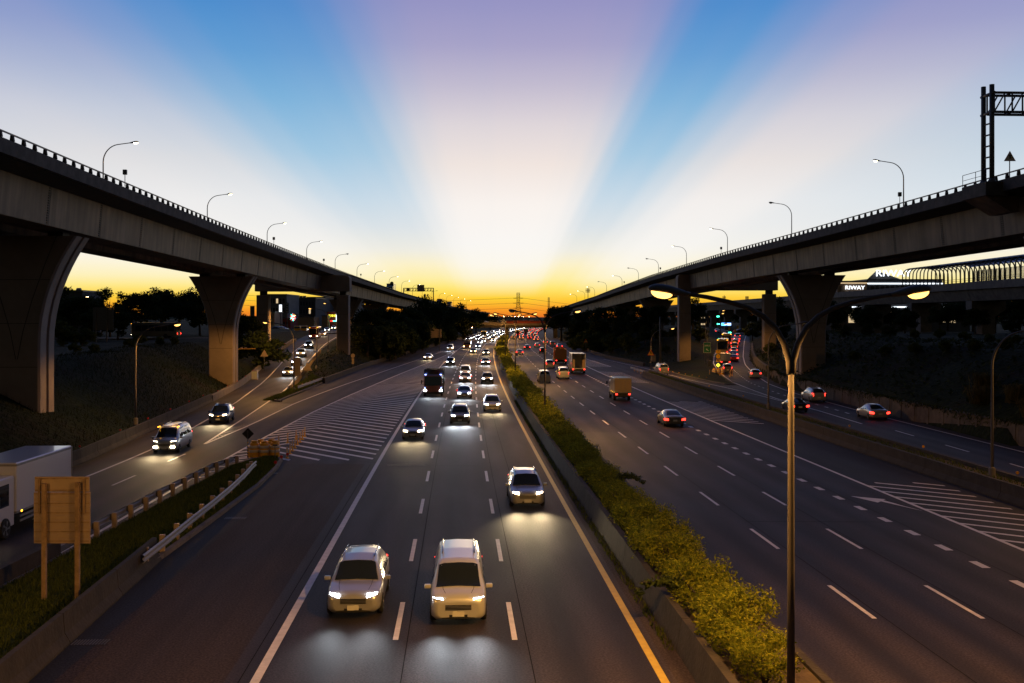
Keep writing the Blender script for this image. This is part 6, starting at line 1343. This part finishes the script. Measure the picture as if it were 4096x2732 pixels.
PROTO = {
 'broad': [tree_proto(s, 9.5, 5.2, 3.2, .26, 34, 6500, .30, 'leaf_dark') for s in (1, 2)],
 'round': [tree_proto(s, 7.5, 3.4, 3.3, .2, 26, 5000, .26, 'leaf_dark') for s in (3, 4, 5)],
 'open': [tree_proto(s, 9.5, 3.6, 3.0, .18, 18, 1700, .26, 'leaf_dark', .95, .26) for s in (6,)],
 'low': [tree_proto(s, 4.2, 2.6, 2.0, .14, 20, 3200, .24, 'leaf_mid') for s in (7, 8)],
}
def tree(kind, x, y, sc_, label, group=None, z=None, rnd=random.Random(11)):
    tm, cm = PROTO[kind][rnd.randrange(len(PROTO[kind]))]; e = empty('tree' if kind != 'low' else 'bush_tree', (x, y, (terrain(x, y) if z is None else z) - .15), rnd.uniform(0, 6.28), label=label, cat='tree', group=group)
    e.scale = (sc_ * rnd.uniform(.9, 1.1), sc_ * rnd.uniform(.9, 1.1), sc_ * rnd.uniform(.92, 1.1)); inst('trunk', tm, e); inst('crown', cm, e); return e
def T(u, vtop, Y, kind, label, group=None, zb=None):
    """place a tree so that it reaches the height seen in the photograph"""
    x = (u - UC) / FOC * Y; zt = EYE - (vtop - HOR) * Y / FOC; z = terrain(x, Y) if zb is None else zb; H0 = {'broad': 9.5, 'round': 7.5, 'open': 9.5, 'low': 4.2}[kind]
    return tree(kind, x, Y, max(.35, 1.1 * (zt - z) / H0), label, group, z)
# left skyline beyond the embankment
for a in ((215, 1150, 205, 'round', 'dark bushy tree beside the nearest left pier'), (300, 1185, 190, 'round', 'dark tree below the water tank, left'), (360, 1205, 200, 'round', 'low dark tree left of the lacy tree'), (440, 1166, 215, 'open', 'lacy open tree against the yellow sky'), (545, 1152, 210, 'round', 'tall dark tree left of the umbrella-shaped tree'), (640, 1160, 225, 'broad', 'umbrella-shaped tree against the yellow sky'), (720, 1172, 232, 'broad', 'right half of the umbrella crowns against the sky'), (800, 1195, 225, 'round', 'dark tree just left of the middle pier'), (470, 1225, 200, 'round', 'dark tree behind the slatted board, left'), (380, 1235, 180, 'round', 'dark tree in front of the upper street, left'), (160, 1230, 170, 'round', 'dark tree against the shaft of the nearest left pier'), (960, 1218, 200, 'round', 'dark tree right of the middle left pier'), (1010, 1255, 215, 'round', 'tree before the left square column'), (1045, 1325, 180, 'low', 'low bush tree at the foot of the left square column')): T(*a)
for u, v, Y in ((250, 1290, 150), (330, 1310, 150), (560, 1330, 170), (640, 1350, 165), (300, 1380, 130), (380, 1420, 128), (520, 1375, 140), (700, 1370, 165)): T(u, v, Y, 'low', 'dark low bush tree on the left embankment slope', 'bushes on the left embankment')
# wooded bank left of the collector lane
for a in ((1480, 1232, 236, 'round', 'dark tree beside the square column of the left viaduct'), (1560, 1228, 262, 'round', 'dark tree in the wooded bank below the viaduct girder'), (1640, 1222, 285, 'round', 'tall dark tree in the wooded bank above the pale board'), (1700, 1218, 330, 'broad', 'broad dark tree under the sign gantry, wooded bank'), (1765, 1208, 400, 'broad', 'broad tree right of the sign gantry, wooded bank'), (1855, 1212, 440, 'round', 'tall round tree rising before the far left viaduct'), (1810, 1235, 470, 'round', 'dark tree left of the overpass, wooded bank'), (1905, 1248, 540, 'broad', 'low broad tree left of the overpass lamps'), (1960, 1252, 600, 'broad', 'tree behind the overpass left of the lamps')): T(*a)
for u, v, Y in ((1470, 1290, 222), (1520, 1300, 228), (1580, 1310, 240), (1560, 1355, 232), (1620, 1330, 262), (1660, 1335, 285), (1690, 1300, 305), (1740, 1310, 350), (1790, 1300, 395), (1650, 1280, 275), (1600, 1275, 255), (1720, 1265, 345), (1780, 1262, 420), (1830, 1275, 460)): T(u, v, Y, 'round' if v < 1300 else 'low', 'dark shrubby tree filling the wooded bank on the left', 'shrubs of the left wooded bank')
# dark wood right of the far carriageway
for a in ((2245, 1232, 420, 'round', 'round tree before the right viaduct end, dark wood'), (2330, 1236, 345, 'round', 'dark tree behind the lit lamp head, right wood'), (2420, 1244, 300, 'round', 'dark tree in the right wood below the girder'), (2490, 1240, 290, 'round', 'dark tree in the right wood left of the flared pier'), (2560, 1236, 262, 'round', 'tall dark tree at the flared pier, right wood'), (2640, 1228, 255, 'round', 'dark tree behind the square column, right wood'), (2770, 1200, 290, 'round', 'dark tree just right of the square column')): T(*a)
for u, v, Y in ((2290, 1300, 350), (2340, 1320, 300), (2390, 1325, 275), (2450, 1335, 255), (2520, 1330, 242), (2580, 1310, 245), (2640, 1300, 240), (2700, 1310, 235), (2400, 1285, 300), (2480, 1290, 275), (2550, 1285, 262), (2360, 1270, 340), (2660, 1380, 225), (2300, 1340, 310)): T(u, v, Y, 'round' if v < 1315 else 'low', 'dark shrubby tree filling the wood on the right', 'shrubs of the right wood')
# trees and slope right of the street
for a in ((2800, 1300, 250, 'round', 'dark tree behind the U-turn sign'), (3060, 1262, 262, 'round', 'sodium-lit tree beside the street queue'), (3010, 1285, 280, 'round', 'rounded tree right of the traffic lights'), (3130, 1200, 245, 'round', 'dark tree behind the right square column'), (3330, 1205, 235, 'round', 'dark tree right of the large flared pier'), (3480, 1222, 225, 'round', 'dark tree below the hall light strip'), (3620, 1228, 215, 'round', 'dark tree under the arched canopy start'), (3760, 1235, 205, 'broad', 'broad dark tree under the metro viaduct'), (3900, 1225, 200, 'round', 'dark tree in front of the metro column'), (4050, 1240, 180, 'round', 'dark tree at the right picture edge')): T(*a)
for u, v, Y in ((3120, 1300, 215), (3200, 1330, 180), (3290, 1330, 170), (3380, 1320, 165), (3470, 1325, 160), (3560, 1330, 155), (3660, 1340, 150), (3760, 1345, 145), (3860, 1350, 140), (3960, 1355, 135), (4060, 1360, 130), (3180, 1400, 165), (3300, 1420, 145), (3420, 1440, 135), (3540, 1445, 128), (3660, 1460, 120), (3780, 1470, 115), (3900, 1470, 110), (4020, 1475, 105), (3080, 1370, 200)): T(u, v, Y, 'low' if v > 1335 else 'round', 'dark shrubby tree on the slope above the retaining wall', 'shrubs above the retaining wall')
for u, v, Y in ((2790, 1255, 470), (2850, 1262, 480), (2900, 1250, 500), (2960, 1240, 470), (3020, 1245, 450), (3080, 1235, 430), (3150, 1232, 400)): T(u, v, Y, 'broad', 'dark tree behind the metro columns beyond the junction', 'trees behind the metro columns')
for u, v, Y in ((3250, 1225, 330), (3340, 1222, 290), (3450, 1228, 270), (3560, 1222, 262), (3680, 1215, 255), (3790, 1204, 250), (3890, 1196, 240), (3980, 1190, 232), (4080, 1184, 225)): T(u, v, Y, 'broad', 'dark tree behind the metro viaduct on the right', 'trees behind the metro viaduct')
# scrub on the slopes, grass blades on the islands, ornamental grass over the wall: uncountable
rnd = random.Random(5)
def scatter(name, n, area, size, mt, lift=.25, tall=1.0):
    b = MB()
    for _ in range(n):
        x, y = area(rnd); z = terrain(x, y); s = size * rnd.uniform(.5, 1.5); a = rnd.uniform(0, 6.28); d = Vector((math.cos(a), math.sin(a), rnd.uniform(-.3, .9))).normalized(); t = Vector((-math.sin(a), math.cos(a), rnd.uniform(-.4, .4))) * .4; q = Vector((x, y, z + rnd.random() * lift)); n0 = len(b.v)
        b.v += [tuple(q - d * s), tuple(q + t * s), tuple(q + d * s * tall), tuple(q - t * s)]; b.face((n0, n0 + 1, n0 + 2, n0 + 3))
    b.build(name, M[mt], kind='stuff', label='scrub and weeds covering the slope', cat='undergrowth')
def band(f0, f1, y0, y1): return lambda r: (lambda y: (f0(y) + (f1(y) - f0(y)) * r.random(), y))(y0 + (y1 - y0) * r.random())
scatter('slope_undergrowth', 9000, band(lambda y: itp(WB, y) + 1.0, lambda y: itp(WB, y) + 18, 50, 220), .3, 'leaf_dark', .6)
scatter('slope_undergrowth', 4000, band(lambda y: itp(CB, y) - .8, lambda y: max(itp(CB, y) - 9, itp(RR, y) + 1.2), 156, 330), .2, 'blade_dark', .25)
scatter('slope_undergrowth', 3000, band(lambda y: itp(RE, y) + .8, lambda y: itp(RE, y) + 12, 205, 330), .25, 'leaf_dark', .5)
def blades(name, n, inside, zf, h, mt, label):
    b = MB()
    for _ in range(n):
        x, y = inside(rnd); z = zf(x, y); hh = h * rnd.uniform(.4, 1.3); a = rnd.uniform(0, 6.28); w = .02 + .01 * rnd.random(); lx, ly = rnd.gauss(0, .4) * hh, rnd.gauss(0, .4) * hh; n0 = len(b.v)
        b.v += [(x - w * math.cos(a), y - w * math.sin(a), z), (x + w * math.cos(a), y + w * math.sin(a), z), (x + lx, y + ly, z + hh)]; b.face((n0, n0 + 1, n0 + 2))
    b.build(name, M[mt], kind='stuff', label=label, cat='grass')
isl = lambda r: (lambda y: (itp([(28, -18.55), (66, -18.5), (70.4, -17.4)], y) + (itp([(28, -14.05), (40, -14.7), (59, -15.1), (66, -15.7), (70.4, -16.5)], y) - itp([(28, -18.55), (66, -18.5), (70.4, -17.4)], y)) * r.random(), y))(28 + 42.4 * r.random() ** .8)
blades('island_grass', 42000, isl, lambda x, y: .16, .17, 'blade', 'short green grass on the near traffic island')
blades('slope_grass', 22000, band(lambda y: itp(LB, y) - .5, lambda y: itp(LB, y) - 15, 32, 170), terrain, .34, 'blade_dark', 'rough dark grass on the left embankment slope')
blades('wedge_grass', 9000, band(lambda y: itp(CB, y) - .5, lambda y: itp(CB, y) - 2.5, 120, 155), lambda x, y: terrain(x, y) + .1, .25, 'blade', 'grass on the wedge between slip road and collector lane')
blades('planter_grass', 7000, band(lambda y: xr(y) + 24.45, lambda y: xr(y) + 25.7, 40, 168), lambda x, y: .8, .22, 'blade', 'weeds between the two walls of the double barrier')
blades('gutter_weeds', 2200, band(lambda y: xr(y) + .55, lambda y: xr(y) + .85, 30, 120), lambda x, y: .0, .2, 'blade', 'weeds along the foot of the median wall')
b = MB()
for _ in range(6500):
    y = 42 + 130 * rnd.random(); k = .5 + .5 * math.sin(y * .35) * math.sin(y * .13); h = itp([(30, 1.65), (110, 1.75), (215, 1.5)], y); q = Vector((itp(WB, y) + .2 + abs(rnd.gauss(0, .25)) * (1 if rnd.random() < .5 else .2), y, itp(ZR, y) + h + .15 - abs(rnd.gauss(0, .55)) * k)); a = rnd.uniform(0, 6.28); d = Vector((math.cos(a) * .3, math.sin(a), -.6)).normalized(); t = Vector((.3, -math.sin(a), math.cos(a))).normalized(); s_ = .11 * rnd.uniform(.6, 1.5); n0 = len(b.v)
    b.v += [tuple(q - d * s_), tuple(q + t * s_ * .5), tuple(q + d * s_), tuple(q - t * s_ * .5)]; b.face((n0, n0 + 1, n0 + 2, n0 + 3))
b.build('wall_creeper', M['leaf_dark'], kind='stuff', label='dark creeper hanging over the retaining wall', cat='creeper')
b = MB()
for cx, cyy in ((41.3, 88), (42.4, 84), (41.0, 78.5), (43.5, 92), (42.5, 73)):
    for _ in range(420):
        a = rnd.uniform(0, 6.28); L = rnd.uniform(1.0, 2.2); z0 = terrain(cx, cyy); dx, dy = math.cos(a) * L * rnd.uniform(.3, .8), math.sin(a) * L * rnd.uniform(.3, .8); p0 = Vector((cx + rnd.gauss(0, .35), cyy + rnd.gauss(0, .35), z0)); p1 = p0 + Vector((dx * .5, dy * .5, L * .75)); p2 = p0 + Vector((dx, dy, L * rnd.uniform(.3, .7))); w = Vector((-math.sin(a), math.cos(a), 0)) * .025; n0 = len(b.v)
        b.v += [tuple(p0 - w), tuple(p0 + w), tuple(p1 - w), tuple(p1 + w), tuple(p2)]; b.face((n0, n0 + 1, n0 + 3, n0 + 2)); b.face((n0 + 2, n0 + 3, n0 + 4))
b.build('silver_grass', M['leaf_dry'], kind='stuff', label='long drooping silver grass hanging over the retaining wall', cat='grass')
# clipped hedge on the median: shrub after shrub
def shrub_proto(seed, n, size):
    r = random.Random(seed); cl = []
    for _ in range(26):
        a = r.uniform(0, 6.28); q = r.random() ** .5; cl.append((Vector((q * math.cos(a) * .85, q * math.sin(a) * .85, r.uniform(.25, 1.05))), r.uniform(.26, .42)))
    return leaf_cloud(r, cl, n, size, .9).mesh('foliage', M['leaf_hedge'])
SH_NEAR = [shrub_proto(s, 3800, .050) for s in (1, 2, 3, 4)]; SH_MID = [shrub_proto(s, 1000, .095) for s in (5, 6, 7)]; SH_FAR = [shrub_proto(s, 380, .16) for s in (8, 9)]
tw = MB(); rr_ = random.Random(2)
for _ in range(9): a = rr_.uniform(0, 6.28); tw.tube([(0, 0, 0), (.25 * math.cos(a), .25 * math.sin(a), .5), (.6 * math.cos(a), .6 * math.sin(a), .95)], [.03, .02, .008], 5)
STEM = tw.mesh('stems', M['bark']); Y = 25.9; rr_ = random.Random(9)
while Y < 470:
    st = 1.4 if Y < 110 else (1.6 if Y < 230 else 2.6); pr = SH_NEAR if Y < 75 else (SH_MID if Y < 190 else SH_FAR)
    e = empty('hedge_shrub', (xr(Y) + 2.28 + rr_.uniform(-.1, .1), Y, .45), rr_.uniform(0, 6.28), label=('yellow-green shrub of the median hedge close to the near lamp' if Y < 50 else 'yellow-green shrub along the median hedge'), cat='shrub', group='near median hedge shrubs' if Y < 50 else 'median hedge shrubs')
    k = rr_.uniform(.86, 1.22); e.scale = (k * 1.04 * (1 if Y < 230 else 1.1), k * (1 if Y < 110 else 1.3 if Y < 230 else 1.9), k * rr_.uniform(.92, 1.18)); inst('foliage', pr[rr_.randrange(len(pr))], e)
    if Y < 110: inst('stems', STEM, e)
    Y += st
for x, y in ((xr(54) + 2.9, 54.0), (xr(33) + 1.6, 32.5)):   # taller wild shoots poking out of the hedge
    e = empty('wild_shoot', (x, y, .5), label='dark wild shoot %s' % ('leaning out of the hedge over the far carriageway' if y > 40 else 'hanging over the median wall near the camera'), cat='shrub')
    r = random.Random(int(y)); b = leaf_cloud(r, [(Vector(((.25 + .28 * k) * (1 if y > 40 else -1), r.uniform(-.2, .2), .9 + .12 * k - .05 * k * k)), .3 - .03 * k) for k in range(5)], 420, .09); b.build('foliage', M['leaf_mid'], e); b = MB(); b.tube([(0, 0, 0), (.5 * (1 if y > 40 else -1), 0, .9), (1.4 * (1 if y > 40 else -1), 0, .9)], [.03, .02, .01], 5); b.build('stem', M['bark'], e)
# far tree line under the horizon
b = MB(); cl = []; r = random.Random(4)
for _ in range(420):
    y = r.uniform(560, 1500); s = r.choice((-1, 1)); x = xr(y) + (s * r.uniform(30, 330) if s < 0 else r.uniform(34, 330)); cl.append((Vector((x, y, 5 + r.uniform(.5, 4.0))), r.uniform(3, 6)))
leaf_cloud(r, cl, 16000, .9).build('far_treeline', M['leaf_dark'], kind='stuff', label='dark far tree line along the horizon', cat='trees')
